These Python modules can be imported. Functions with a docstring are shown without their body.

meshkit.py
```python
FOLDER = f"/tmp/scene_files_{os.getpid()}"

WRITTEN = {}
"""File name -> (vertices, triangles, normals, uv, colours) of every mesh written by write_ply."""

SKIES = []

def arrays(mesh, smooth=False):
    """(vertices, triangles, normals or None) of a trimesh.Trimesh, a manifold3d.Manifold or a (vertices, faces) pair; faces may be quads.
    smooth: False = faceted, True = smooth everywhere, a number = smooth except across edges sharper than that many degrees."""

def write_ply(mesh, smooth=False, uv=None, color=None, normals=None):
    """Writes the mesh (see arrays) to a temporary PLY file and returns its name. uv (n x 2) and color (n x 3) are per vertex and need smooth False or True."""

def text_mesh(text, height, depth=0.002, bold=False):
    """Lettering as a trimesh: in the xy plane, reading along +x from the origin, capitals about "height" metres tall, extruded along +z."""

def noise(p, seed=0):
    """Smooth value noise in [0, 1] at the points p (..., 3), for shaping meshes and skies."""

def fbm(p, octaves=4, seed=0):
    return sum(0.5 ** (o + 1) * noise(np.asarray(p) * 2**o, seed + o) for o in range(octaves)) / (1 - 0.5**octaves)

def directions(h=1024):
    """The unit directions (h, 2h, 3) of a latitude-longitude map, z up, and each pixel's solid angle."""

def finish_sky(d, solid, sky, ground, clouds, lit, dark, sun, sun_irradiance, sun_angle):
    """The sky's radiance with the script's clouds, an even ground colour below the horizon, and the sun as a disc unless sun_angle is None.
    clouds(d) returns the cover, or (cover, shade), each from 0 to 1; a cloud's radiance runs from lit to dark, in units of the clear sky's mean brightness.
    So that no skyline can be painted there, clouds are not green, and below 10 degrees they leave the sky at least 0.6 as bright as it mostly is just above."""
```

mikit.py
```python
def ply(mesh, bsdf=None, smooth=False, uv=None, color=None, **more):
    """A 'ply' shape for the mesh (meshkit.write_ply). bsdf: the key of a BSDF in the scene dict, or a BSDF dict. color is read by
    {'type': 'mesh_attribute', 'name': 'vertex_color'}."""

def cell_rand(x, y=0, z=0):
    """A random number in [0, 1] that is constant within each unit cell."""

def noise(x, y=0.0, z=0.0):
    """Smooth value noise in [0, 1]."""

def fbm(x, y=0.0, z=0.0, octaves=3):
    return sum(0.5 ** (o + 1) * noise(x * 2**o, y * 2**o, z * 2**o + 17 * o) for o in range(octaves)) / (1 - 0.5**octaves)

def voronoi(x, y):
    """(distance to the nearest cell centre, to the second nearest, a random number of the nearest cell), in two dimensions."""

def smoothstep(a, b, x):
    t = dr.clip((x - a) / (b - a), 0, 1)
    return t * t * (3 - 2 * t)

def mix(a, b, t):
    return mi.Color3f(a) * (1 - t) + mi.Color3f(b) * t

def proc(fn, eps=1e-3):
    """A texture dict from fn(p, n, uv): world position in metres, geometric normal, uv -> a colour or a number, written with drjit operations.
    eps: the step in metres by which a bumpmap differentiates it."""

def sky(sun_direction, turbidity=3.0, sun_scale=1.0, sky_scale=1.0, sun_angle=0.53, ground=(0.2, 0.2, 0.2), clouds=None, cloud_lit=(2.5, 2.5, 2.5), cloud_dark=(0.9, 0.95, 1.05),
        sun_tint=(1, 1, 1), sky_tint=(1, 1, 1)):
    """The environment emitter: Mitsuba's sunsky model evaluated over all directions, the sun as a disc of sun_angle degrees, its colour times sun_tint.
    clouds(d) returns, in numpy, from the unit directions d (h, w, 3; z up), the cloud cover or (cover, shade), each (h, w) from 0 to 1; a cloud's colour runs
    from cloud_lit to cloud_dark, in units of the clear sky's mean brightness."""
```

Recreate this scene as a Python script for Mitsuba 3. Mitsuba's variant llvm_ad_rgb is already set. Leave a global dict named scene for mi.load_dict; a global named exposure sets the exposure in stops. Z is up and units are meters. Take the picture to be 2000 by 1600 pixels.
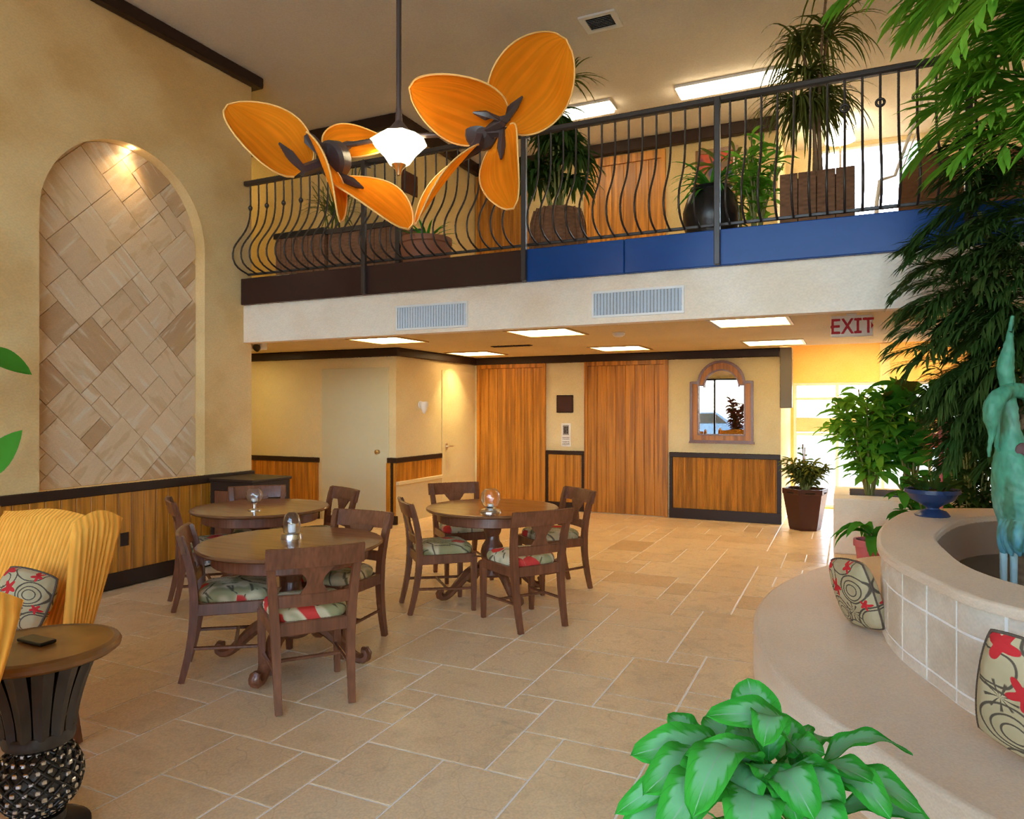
import math, random
import numpy as np, trimesh, drjit as dr, mitsuba as mi, mikit, meshkit
from mikit import proc, noise, fbm, voronoi, smoothstep, mix, cell_rand
from shapely.geometry import Polygon, box as sbox, LineString
from shapely import affinity
import shapely

# ------------------------------------------------------------------ camera, sky, exposure
T = mi.ScalarTransform4f
TH = math.radians(25.1); FOC = 1400.0; EYE = np.array([0, 0, 1.55])
CR = np.array([math.cos(TH), math.sin(TH), 0]); CF = np.array([-math.sin(TH), math.cos(TH), 0])
scene, labels = {}, {}
scene['camera'] = {'type': 'perspective', 'fov': math.degrees(2 * math.atan(1000 / FOC)), 'fov_axis': 'x', 'near_clip': 0.05, 'far_clip': 500.0,
                   'to_world': T().look_at(origin=EYE.tolist(), target=(EYE + CF).tolist(), up=[0, 0, 1])}
scene['sky'] = mikit.sky((0.30, 0.62, 0.95), turbidity=2.6, sun_scale=4.0, sky_scale=17.0, sun_angle=1.5, ground=(0.42, 0.40, 0.36), sky_tint=(1.12, 1.0, 0.84))
exposure = 1.72
LAMP = 1.0
WARM = np.array([1.0, 0.66, 0.30]); YEL = np.array([1.0, 0.80, 0.36]); WHT = np.array([1.0, 0.84, 0.58])
rng = np.random.default_rng(11)
UP = np.array([0, 0, 1.0])


def at(u, v, X=None, Y=None, Z=None, t=None):
    """the point seen at photo pixel (u, v) on a plane of the place, for reading off measured positions"""
    d = CR * (u - 1000) / FOC + CF + UP * (800 - v) / FOC
    if X is not None: t = X / d[0]
    if Y is not None: t = Y / d[1]
    if Z is not None: t = (Z - EYE[2]) / d[2]
    return EYE + d * t


# ------------------------------------------------------------------ mesh helpers, all return (vertices, triangles)
def cat(parts):
    vs, fs, n = [], [], 0
    for v, f in parts:
        vs.append(np.asarray(v, float)); fs.append(np.asarray(f, int) + n); n += len(v)
    return np.vstack(vs), np.vstack(fs)


def move(m, d=(0, 0, 0), rz=0.0, s=1.0, rx=0.0, ry=0.0):
    v = np.asarray(m[0], float) * s
    for a, (i, j) in ((rx, (1, 2)), (ry, (2, 0)), (rz, (0, 1))):
        if a:
            c, q = math.cos(a), math.sin(a); w = v.copy()
            w[:, i], w[:, j] = c * v[:, i] - q * v[:, j], q * v[:, i] + c * v[:, j]; v = w
    return v + np.asarray(d, float), m[1]


def box(x0, x1, y0, y1, z0, z1, b=0.0):
    if not b:
        v = np.array([[x, y, z] for x in (x0, x1) for y in (y0, y1) for z in (z0, z1)], float)
        f = np.array([[0, 1, 3], [0, 3, 2], [4, 6, 7], [4, 7, 5], [0, 4, 5], [0, 5, 1], [2, 3, 7], [2, 7, 6], [0, 2, 6], [0, 6, 4], [1, 5, 7], [1, 7, 3]])
        return v, f
    c = np.array([(x0 + x1) / 2, (y0 + y1) / 2, (z0 + z1) / 2]); h = np.array([x1 - x0, y1 - y0, z1 - z0]) / 2
    b = min(b, h.min() * 0.49); pts = []
    for s in np.ndindex(2, 2, 2):
        s = np.array(s) * 2 - 1
        for k in range(3):
            q = h - b; q[k] = h[k]; pts.append(c + s * q)
    m = trimesh.convex.convex_hull(np.array(pts))
    return np.array(m.vertices), np.array(m.faces)


def grid_faces(n, m, closed=False):
    k = m if closed else m - 1
    i, j = np.meshgrid(np.arange(n - 1), np.arange(k), indexing='ij')
    a, b = i * m + j, i * m + (j + 1) % m
    return np.vstack([np.stack([a, b, b + m], -1).reshape(-1, 3), np.stack([a, b + m, a + m], -1).reshape(-1, 3)])


def frames(p):
    t = np.gradient(p, axis=0); t /= np.linalg.norm(t, axis=1, keepdims=True) + 1e-12
    a = np.cross(t[0], UP if abs(t[0][2]) < 0.9 else [1, 0, 0]); A = []
    for q in t:
        a = a - q * (a @ q); a = a / (np.linalg.norm(a) + 1e-12); A.append(a)
    A = np.array(A)
    return t, A, np.cross(t, A)


def tube(pts, r, n=8, flat=1.0):
    """a capped tube along pts; r a number or one per point; flat squeezes it"""
    p = np.asarray(pts, float); r = np.broadcast_to(np.asarray(r, float), (len(p),))
    _, A, B = frames(p); ang = np.arange(n) * 2 * np.pi / n + np.pi / n
    v = p[:, None] + r[:, None, None] * (np.cos(ang)[None, :, None] * A[:, None] + flat * np.sin(ang)[None, :, None] * B[:, None])
    f = grid_faces(len(p), n, True)[:, ::-1]; N = len(p) * n
    v = np.vstack([v.reshape(-1, 3), p[:1], p[-1:]]); i = np.arange(n); j = (i + 1) % n
    f = np.vstack([f, np.stack([i, j, i * 0 + N], 1)[:, ::-1] * 1, np.stack([N - n + i, N - n + j, i * 0 + N + 1], 1)])
    return v, f[:, ::-1]


def spline(pts, n=24):
    from scipy.interpolate import CubicSpline
    p = np.asarray(pts, float); s = np.r_[0, np.cumsum(np.linalg.norm(np.diff(p, axis=0), axis=1))]
    return CubicSpline(s, p)(np.linspace(0, s[-1], n))


def lathe(prof, n=24, c=(0, 0, 0)):
    """profile of (radius, height) from bottom to top, closed with caps"""
    p = np.asarray(prof, float); ang = np.arange(n) * 2 * np.pi / n
    v = np.stack([p[:, :1] * np.cos(ang), p[:, :1] * np.sin(ang), np.repeat(p[:, 1:], n, 1)], -1).reshape(-1, 3)
    f = grid_faces(len(p), n, True); N = len(v)
    v = np.vstack([v, [[0, 0, p[0, 1]], [0, 0, p[-1, 1]]]]); i = np.arange(n); j = (i + 1) % n
    f = np.vstack([f, np.stack([j, i, i * 0 + N], 1), np.stack([N - n + i, N - n + j, i * 0 + N + 1], 1)])
    return v + np.asarray(c, float), f


def prism(poly, z0, z1):
    if hasattr(poly, 'geoms'):
        return cat([prism(g, z0, z1) for g in poly.geoms])
    m = trimesh.creation.extrude_polygon(poly, z1 - z0, engine='earcut')
    return np.array(m.vertices) + [0, 0, z0], np.array(m.faces)


def to_x(m, x):   # (a, b, h) -> x = x + h, y = a, z = b
    v = m[0]; return np.stack([x + v[:, 2], v[:, 0], v[:, 1]], 1), m[1]


def to_y(m, y):   # (a, b, h) -> x = a, z = b, y = y - h (towards the viewer)
    v = m[0]; return np.stack([v[:, 0], y - v[:, 2], v[:, 1]], 1), m[1]


def grid(fn, n, m):
    """a sheet from fn(s, t) -> point, s and t arrays in 0..1"""
    s, t = np.meshgrid(np.linspace(0, 1, n), np.linspace(0, 1, m), indexing='ij')
    v = np.stack(fn(s.ravel(), t.ravel()), -1)
    return v, grid_faces(n, m), np.stack([s.ravel(), t.ravel()], -1)


def slab(loop, z0, z1, r=0.02, hole=None, steps=4):
    """a slab with a rounded upper edge over a closed plan loop (counter-clockwise); hole: another loop cut through it"""
    loop = np.asarray(loop, float)

    def ring_in(lp, d):
        t = np.roll(lp, -1, 0) - np.roll(lp, 1, 0); t /= np.linalg.norm(t, axis=1, keepdims=True)
        return lp + np.stack([-t[:, 1], t[:, 0]], 1) * d
    parts = []

    def side(lp, sign):
        rings = [np.c_[lp, np.full(len(lp), z0)]]
        for k in range(steps + 1):
            a = math.pi / 2 * k / steps
            rings.append(np.c_[ring_in(lp, sign * r * (1 - math.cos(a))), np.full(len(lp), z1 - r + r * math.sin(a))])
        f = grid_faces(len(rings), len(lp), True)
        parts.append((np.vstack(rings), f if sign > 0 else f[:, ::-1])); return rings[-1][:, :2]
    top = side(loop, 1); holes = []
    if hole is not None: holes = [side(np.asarray(hole, float), -1)]
    v, f = trimesh.creation.triangulate_polygon(Polygon(top, holes), engine='earcut')
    a, b, c = v[f[:, 0]], v[f[:, 1]], v[f[:, 2]]
    cr = (b[:, 0] - a[:, 0]) * (c[:, 1] - a[:, 1]) - (b[:, 1] - a[:, 1]) * (c[:, 0] - a[:, 0])
    f = np.where(cr[:, None] < 0, f[:, ::-1], f)
    parts.append((np.c_[v, np.full(len(v), z1)], f)); parts.append((np.c_[v, np.full(len(v), z0)], f[:, ::-1]))
    return cat(parts)


def leaf(base, d, L, W, droop=1.0, n=6, fold=0.15, prof=None, roll=0.0, wave=0.0):
    """a leaf blade: starts at base along d, bends down with droop; returns mesh and uv (along, across)"""
    p = np.array(base, float); d = np.array(d, float); d /= np.linalg.norm(d)
    side = np.cross(d, UP)
    if np.linalg.norm(side) < 1e-3: side = np.array([1.0, 0, 0])
    side /= np.linalg.norm(side); c = []; sides = []; nrm = []
    for k in range(n + 1):
        c.append(p.copy()); up = np.cross(side, d); ca, sa = math.cos(roll), math.sin(roll)
        sides.append(side * ca + up * sa); nrm.append(up * ca - side * sa)
        p = p + d * L / n; d = d + np.array([0, 0, -droop / n]); d /= np.linalg.norm(d); side = side - d * (side @ d); side /= np.linalg.norm(side) + 1e-9
    s = np.linspace(0, 1, n + 1)
    w = W / 2 * (prof(s) if prof else np.sin(np.pi * np.clip(s * 0.97 + 0.03, 0, 1)) ** 0.7)
    c, sides, nrm = map(np.array, (c, sides, nrm))
    wv = wave * W * np.sin(s * 9 + L * 40)[:, None] * nrm
    v = np.stack([c - sides * w[:, None] + nrm * (fold * w)[:, None] + wv, c, c + sides * w[:, None] + nrm * (fold * w)[:, None] - wv], 1)
    uv = np.stack([np.repeat(s[:, None], 3, 1), np.tile([0, 0.5, 1.0], (n + 1, 1))], -1)
    return (v.reshape(-1, 3), grid_faces(n + 1, 3)), uv.reshape(-1, 2)


def leaves(specs):
    out = [leaf(**s) for s in specs]
    return cat([o[0] for o in out]), np.vstack([o[1] for o in out])


def frond(base, d, L, droop, pairs, leaf_len, leaf_w, lean=0.6, n=10, tip=0.35, hang=0.5, rnd=None):
    """a pinnate palm frond: rachis and leaflets"""
    rnd = rnd or rng
    p = np.array(base, float); d = np.array(d, float); d /= np.linalg.norm(d); path, dirs = [], []
    for k in range(n + 1):
        path.append(p.copy()); dirs.append(d.copy()); p = p + d * L / n; d = d + np.array([0, 0, -droop / n]); d /= np.linalg.norm(d)
    path, dirs = np.array(path), np.array(dirs); specs = []
    for k in range(pairs):
        s = 0.18 + 0.82 * (k + 0.5) / pairs; x = s * n; i = min(int(x), n - 1); q = path[i] + (path[i + 1] - path[i]) * (x - i); dd = dirs[i]
        side = np.cross(dd, UP); side /= np.linalg.norm(side) + 1e-9
        ll = leaf_len * (math.sin(math.pi * (0.12 + 0.78 * s)) ** 0.6) * rnd.uniform(0.85, 1.1)
        for sg in (-1, 1):
            a = lean + 0.25 * rnd.uniform(-1, 1)
            specs.append(dict(base=q, d=dd * math.cos(a) * (0.5 + 0.7 * s) + side * sg * math.sin(a) + UP * rnd.uniform(-0.1, 0.25), L=ll, W=leaf_w, droop=hang * rnd.uniform(0.5, 1.4), n=3, fold=0.2))
    m, uv = leaves(specs)
    r = tube(path, np.linspace(leaf_w * 0.35, leaf_w * 0.12, n + 1), 5)
    return cat([m, r]), np.vstack([uv, np.full((len(r[0]), 2), 0.5)])


def unit(v):
    v = np.asarray(v, float); return v / np.linalg.norm(v)


# ------------------------------------------------------------------ scene helpers
def fresh(key):
    if key not in scene and key not in labels and key not in TAKEN: return key
    k = 1
    while f'{key}_{k:03d}' in scene or f'{key}_{k:03d}' in TAKEN: k += 1
    return f'{key}_{k:03d}'


TAKEN = set(); COUNT = {}


def put(key, mesh, mat, smooth=False, uv=None, label=None, **more):
    """one entry of the scene; a key that is taken gets the next number"""
    k = COUNT.get(key, 0); COUNT[key] = k + 1
    key = key if k == 0 else f'{key}_{k:03d}'
    d = dict(mesh) if isinstance(mesh, dict) else mikit.ply(mesh, None, smooth, uv=uv)
    d.update(more)
    d['bsdf'] = {'type': 'ref', 'id': mat}
    scene[key] = d
    if label: labels[key] = {'label': label}
    return key


def thing(key, label, cat_, group=None, kind=None):
    k = COUNT.get(key, 0); COUNT[key] = k + 1
    key = key if k == 0 else f'{key}_{k:03d}'
    labels[key] = {'label': label, 'category': cat_}
    if group: labels[key]['group'] = group
    if kind: labels[key]['kind'] = kind
    return key


def solo(key, mesh, mat, label, cat_, smooth=False, uv=None, group=None, kind=None, **more):
    k = put(key, mesh, mat, smooth, uv, **more)
    labels[k] = {'label': label, 'category': cat_}
    if group: labels[k]['group'] = group
    if kind: labels[k]['kind'] = kind
    return k


def struct(key, mesh, mat, label=None, smooth=False, uv=None, **more):
    k = put(key, mesh, mat, smooth, uv, **more)
    labels[k] = {'kind': 'structure'}
    labels[k].update({'label': label or key.replace('_', ' ')})
    return k


def emit(rgb):
    return {'emitter': {'type': 'area', 'radiance': {'type': 'rgb', 'value': [float(x) for x in rgb]}}}


def stone_uv(mesh, tone, tone2=0.5):
    return np.tile([tone, tone2], (len(mesh[0]), 1))


# ------------------------------------------------------------------ materials
def pbr(key, color, rough=0.5, spec=0.5, metallic=0.0, clearcoat=0.0, **more):
    c = color if isinstance(color, dict) else {'type': 'rgb', 'value': list(color)}
    scene[key] = {'type': 'twosided', 'bsdf': {'type': 'principled', 'base_color': c, 'roughness': rough, 'specular': spec, 'metallic': metallic, 'clearcoat': clearcoat, 'clearcoat_gloss': 0.9, **more}}
    return key


def plaster(a, b, f=1.6):
    def fn(p, n, uv):
        k = fbm(p.x * f, p.y * f, p.z * f, 4)
        return mix(a, b, smoothstep(0.3, 0.7, k)) * (0.94 + 0.12 * noise(p.x * 90, p.y * 90, p.z * 90))
    return proc(fn)


pbr('mat_plaster', plaster((0.62, 0.41, 0.17), (0.73, 0.54, 0.27)), 0.85, 0.2)
pbr('mat_cream', plaster((0.66, 0.54, 0.30), (0.72, 0.60, 0.35)), 0.8, 0.2)
pbr('mat_tan', plaster((0.52, 0.38, 0.16), (0.60, 0.45, 0.21)), 0.8, 0.2)
pbr('mat_fascia', plaster((0.82, 0.69, 0.53), (0.88, 0.77, 0.62), 2.5), 0.85, 0.2)
pbr('mat_ceiling', plaster((0.56, 0.49, 0.40), (0.63, 0.56, 0.46), 1.1), 0.9, 0.15)
pbr('mat_ceiling_low', plaster((0.58, 0.44, 0.23), (0.64, 0.50, 0.28), 1.1), 0.7, 0.25)
pbr('mat_door_paint', (0.60, 0.56, 0.38), 0.5, 0.3)
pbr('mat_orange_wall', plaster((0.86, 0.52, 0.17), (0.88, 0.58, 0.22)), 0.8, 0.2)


def stone_fn(p, n, uv):
    t = uv.x
    k = fbm(p.x * 5 + t * 40, p.y * 5 + t * 17, p.z * 5, 4)
    base = mix((0.54, 0.36, 0.19), (0.78, 0.59, 0.36), smoothstep(0.0, 0.6, t) * 0.75 + 0.25 * k)
    base = mix(base, (0.52, 0.38, 0.22), 0.30 * smoothstep(0.56, 0.72, fbm(p.x * 9 + t * 90, p.y * 9, p.z * 9 + t * 30, 3)))
    vein = dr.abs(fbm(p.x * 3 + 50 * t, p.y * 3, p.z * 3, 4) - 0.5)
    base = mix(base, (0.40, 0.29, 0.17), 0.25 * (1 - smoothstep(0.0, 0.012, vein)))
    return base * (0.90 + 0.18 * noise(p.x * 140, p.y * 140, p.z * 140))


pbr('mat_floor_tile', proc(stone_fn), proc(lambda p, n, uv: 0.24 + 0.22 * fbm(p.x * 4, p.y * 4, 0.0, 3)), 0.5)


def niche_fn(p, n, uv):
    a = (p.y + p.z) * 0.7071; b = (p.y - p.z) * 0.7071
    along = dr.select(uv.y > 0.5, a, b); across = dr.select(uv.y > 0.5, b, a)
    t = uv.x
    k = fbm(along * 3 + t * 30, across * 26 + t * 11, t * 50, 3)
    base = mix((0.46, 0.29, 0.15), (0.72, 0.55, 0.36), smoothstep(0.05, 0.75, t) * 0.72 + 0.28 * k)
    base = mix(base, (0.72, 0.66, 0.54), 0.5 * smoothstep(0.58, 0.72, k))
    base = mix(base, (0.50, 0.33, 0.14), 0.4 * smoothstep(0.60, 0.7, fbm(along * 4 + t * 70, across * 14, 0.0, 3)))
    return base * (0.92 + 0.16 * noise(p.x * 150, p.y * 150, p.z * 150))


pbr('mat_niche_tile', proc(niche_fn), 0.65, 0.3)
pbr('mat_basin_stone', (0.36, 0.25, 0.17), 0.7, 0.3)
pbr('mat_pale_tile', plaster((0.60, 0.49, 0.36), (0.74, 0.64, 0.51), 4.0), 0.5, 0.4)
pbr('mat_grout', (0.62, 0.55, 0.43), 0.85, 0.2)
pbr('mat_pale_grout', (0.86, 0.83, 0.77), 0.8, 0.2)


def bench_fn(p, n, uv):
    k = fbm(p.x * 2.2, p.y * 2.2, p.z * 8, 4)
    c = mix((0.66, 0.50, 0.35), (0.76, 0.62, 0.47), k)
    return c * (0.92 + 0.14 * noise(p.x * 160, p.y * 160, p.z * 160))


pbr('mat_bench_stone', proc(bench_fn), 0.55, 0.35)


def wood_fn(p, n, uv):
    h = p.x + p.y
    t = uv.x
    w = fbm(h * 30 + t * 57, p.z * 1.3 + t * 9, t * 31, 4)
    f = noise(h * 260 + t * 400, p.z * 4, 0.0)
    light = mix((0.62, 0.245, 0.022), (0.40, 0.15, 0.018), t)
    dark = mix((0.36, 0.135, 0.016), (0.22, 0.072, 0.010), t)
    return mix(light, dark, smoothstep(0.35, 0.70, w)) * (0.80 + 0.35 * f)


pbr('mat_wood', proc(wood_fn), 0.38, 0.45)


def dark_wood_fn(p, n, uv):
    w = fbm(p.x * 14, p.y * 14, p.z * 5, 3); f = noise(p.x * 120, p.y * 120, p.z * 12)
    return mix((0.20, 0.068, 0.030), (0.10, 0.033, 0.015), w) * (0.8 + 0.4 * f)


pbr('mat_dark_wood', proc(dark_wood_fn), 0.28, 0.5, clearcoat=0.4)


def table_top_fn(p, n, uv):
    w = fbm(p.x * 3, p.y * 40, 0.0, 3)
    return mix((0.20, 0.085, 0.035), (0.12, 0.045, 0.018), w)


pbr('mat_table_top', proc(table_top_fn), 0.14, 0.6, clearcoat=0.8)
pbr('mat_trim', (0.032, 0.016, 0.010), 0.42, 0.25)
pbr('mat_beam', (0.030, 0.012, 0.011), 0.18, 0.35, clearcoat=0.2)
pbr('mat_beam_sky_tint', (0.006, 0.052, 0.22), 0.3, 0.22)  # blue of the reflected sky put into the base colour
pbr('mat_iron', (0.035, 0.026, 0.022), 0.38, 0.5)
pbr('mat_fan_metal', (0.045, 0.03, 0.028), 0.3, 0.5)
pbr('mat_black', (0.012, 0.011, 0.011), 0.3, 0.5)
pbr('mat_dark_gap', (0.02, 0.012, 0.008), 0.8, 0.2)


def blade_fn(p, n, uv):
    rib = noise(uv.y * 46 + 0.6 * dr.sin(uv.x * 9), uv.x * 2.0, 0.0)
    k = fbm(uv.x * 3 + p.x * 2, uv.y * 5, p.z, 3)
    return mix((0.84, 0.27, 0.016), (0.66, 0.165, 0.006), k) * (0.86 + 0.22 * rib)


scene['mat_blade'] = {'type': 'principledthin', 'base_color': proc(blade_fn), 'roughness': 0.5, 'diff_trans': 0.55, 'spec_trans': 0.0, 'eta': 1.3}
pbr('mat_blade_rim', (0.72, 0.40, 0.12), 0.5, 0.3)


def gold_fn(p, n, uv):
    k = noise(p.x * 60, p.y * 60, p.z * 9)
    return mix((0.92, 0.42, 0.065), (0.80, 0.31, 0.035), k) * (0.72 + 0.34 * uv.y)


pbr('mat_gold_fabric', proc(gold_fn), 0.8, 0.2, sheen=0.4)


def floral_fn(p, n, uv):
    s = 11.0
    wx = p.x * s + 1.2 * fbm(p.x * 5, p.y * 5, p.z * 5, 2); wy = (p.y + p.z * 0.7) * s + 1.2 * fbm(p.y * 5, p.z * 5, p.x * 5, 2)
    d1, d2, c = voronoi(wx * 0.8, wy * 0.8)
    stripe = dr.abs(dr.sin((wx * (c - 0.5) * 2 + wy * (1 - c)) * 5.0 + c * 30))
    col = mix((0.56, 0.47, 0.30), (0.30, 0.27, 0.13), smoothstep(0.35, 0.75, noise(wx * 1.4, wy * 1.4, 3.0)))
    col = mix(col, (0.06, 0.05, 0.03), 0.85 * (1 - smoothstep(0.08, 0.34, stripe)))
    col = mix(col, (0.55, 0.045, 0.035), smoothstep(0.86, 0.89, c) * (1 - smoothstep(0.42, 0.55, d1)))
    return col


pbr('mat_floral', proc(floral_fn), 0.85, 0.2)


def pillow_fn(p, n, uv):
    """tropical print: khaki ground, dark brush-drawn leaves, red blooms; uv is the cloth"""
    x, y = uv.x, uv.y
    wx = x + 0.03 * (noise(x * 7, y * 7, 1.0) - 0.5); wy = y + 0.03 * (noise(x * 7, y * 7, 5.0) - 0.5)
    col = mix((0.50, 0.40, 0.24), (0.38, 0.30, 0.16), fbm(x * 6, y * 6, 0.0, 3))
    ink = mi.Float(0)
    for cx, cy, r, w in ((0.30, 0.30, 0.22, 0.012), (0.32, 0.28, 0.15, 0.010), (0.34, 0.27, 0.09, 0.009), (0.75, 0.62, 0.24, 0.014), (0.74, 0.60, 0.17, 0.011), (0.73, 0.60, 0.10, 0.010),
                         (0.15, 0.75, 0.25, 0.012), (0.12, 0.72, 0.18, 0.010), (0.95, 0.12, 0.3, 0.014), (0.95, 0.15, 0.22, 0.012), (0.55, 1.05, 0.3, 0.013), (0.5, 0.02, 0.2, 0.012)):
        d = dr.abs(dr.sqrt(dr.square(wx - cx) + dr.square((wy - cy) * 1.25)) - r)
        ink = dr.maximum(ink, 1 - smoothstep(w * 0.6, w * 1.3, d))
    for cx, cy, r in ((0.62, 0.30, 0.16), (0.22, 0.52, 0.13)):      # leaf fans
        a = dr.atan2(wy - cy, wx - cx); d = dr.sqrt(dr.square(wx - cx) + dr.square(wy - cy))
        ink = dr.maximum(ink, smoothstep(0.55, 0.8, dr.cos(a * 9)) * (1 - smoothstep(r * 0.85, r, d)))
    col = mix(col, (0.055, 0.04, 0.03), 0.9 * ink)
    for cx, cy, r, k in ((0.36, 0.62, 0.13, 5), (0.14, 0.93, 0.15, 4), (0.70, 0.93, 0.10, 5), (0.9, 0.4, 0.08, 5)):
        a = dr.atan2(wy - cy, wx - cx); d = dr.sqrt(dr.square(wx - cx) + dr.square(wy - cy))
        col = mix(col, (0.50, 0.028, 0.03), 1 - smoothstep(0.92, 1.0, d / (r * (0.75 + 0.3 * dr.cos(a * k + 1)))))
    return col


pbr('mat_pillow', proc(pillow_fn), 0.85, 0.2)
pbr('mat_piping', (0.10, 0.07, 0.05), 0.8, 0.2)


def patina_fn(p, n, uv):
    k = fbm(p.x * 6, p.y * 6, p.z * 4, 4)
    low = smoothstep(0.75, 1.15, p.z + 0.25 * (k - 0.5))
    c = mix((0.09, 0.26, 0.33), (0.07, 0.27, 0.16), low)
    c = mix(c, (0.22, 0.42, 0.32), 0.6 * smoothstep(0.5, 0.75, k))
    c = mix(c, (0.05, 0.13, 0.05), 0.75 * smoothstep(0.50, 0.66, fbm(p.x * 14, p.y * 14, p.z * 4 + 7, 4)))
    return c * (0.8 + 0.4 * noise(p.x * 60, p.y * 60, p.z * 25))


pbr('mat_patina', proc(patina_fn), 0.5, 0.4)
pbr('mat_patina_leg', (0.36, 0.50, 0.50), 0.35, 0.5)
pbr('mat_patina_rose', (0.13, 0.065, 0.06), 0.6, 0.3)


def leafmat(key, rgb, trans=0.5, rough=0.4):
    scene[key] = {'type': 'principledthin', 'base_color': rgb if isinstance(rgb, dict) else {'type': 'rgb', 'value': list(rgb)}, 'roughness': rough, 'diff_trans': trans, 'spec_trans': 0.0, 'eta': 1.4}


leafmat('mat_leaf_bright', proc(lambda p, n, uv: mix((0.26, 0.50, 0.05), (0.11, 0.36, 0.03), noise(p.x * 7, p.y * 7, p.z * 7))), 0.6)
leafmat('mat_leaf_mid', (0.07, 0.27, 0.03), 0.5)
leafmat('mat_leaf_dark', proc(lambda p, n, uv: mix((0.030, 0.085, 0.018), (0.065, 0.10, 0.022), noise(p.x * 9, p.y * 9, p.z * 9))), 0.4)
leafmat('mat_leaf_olive', (0.12, 0.14, 0.030), 0.5)


def aglao_fn(p, n, uv):
    """green leaf with a silver feathered middle"""
    a = dr.abs(uv.y - 0.5) * 2
    vein = dr.abs(dr.sin((uv.x * 9 - a * 2.4) * math.pi))
    edge = 0.52 + 0.16 * noise(uv.x * 14 + p.x * 5, uv.y * 8, 2.0) + 0.16 * (vein - 0.5)
    end = smoothstep(0.04, 0.2, uv.x) * (1 - smoothstep(0.80, 0.97, uv.x))
    silver = (1 - smoothstep(edge - 0.12, edge + 0.10, a)) * end
    c = mix((0.03, 0.32, 0.035), (0.07, 0.44, 0.045), noise(p.x * 9, p.y * 9, p.z * 9))
    c = mix(c, (0.24, 0.54, 0.27), 0.8 * silver)
    c = mix(c, (0.03, 0.17, 0.03), 0.4 * (1 - smoothstep(0.0, 0.18, vein)) * (1 - silver))
    return mix(c, (0.25, 0.48, 0.26), 1 - smoothstep(0.02, 0.06, a))


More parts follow.
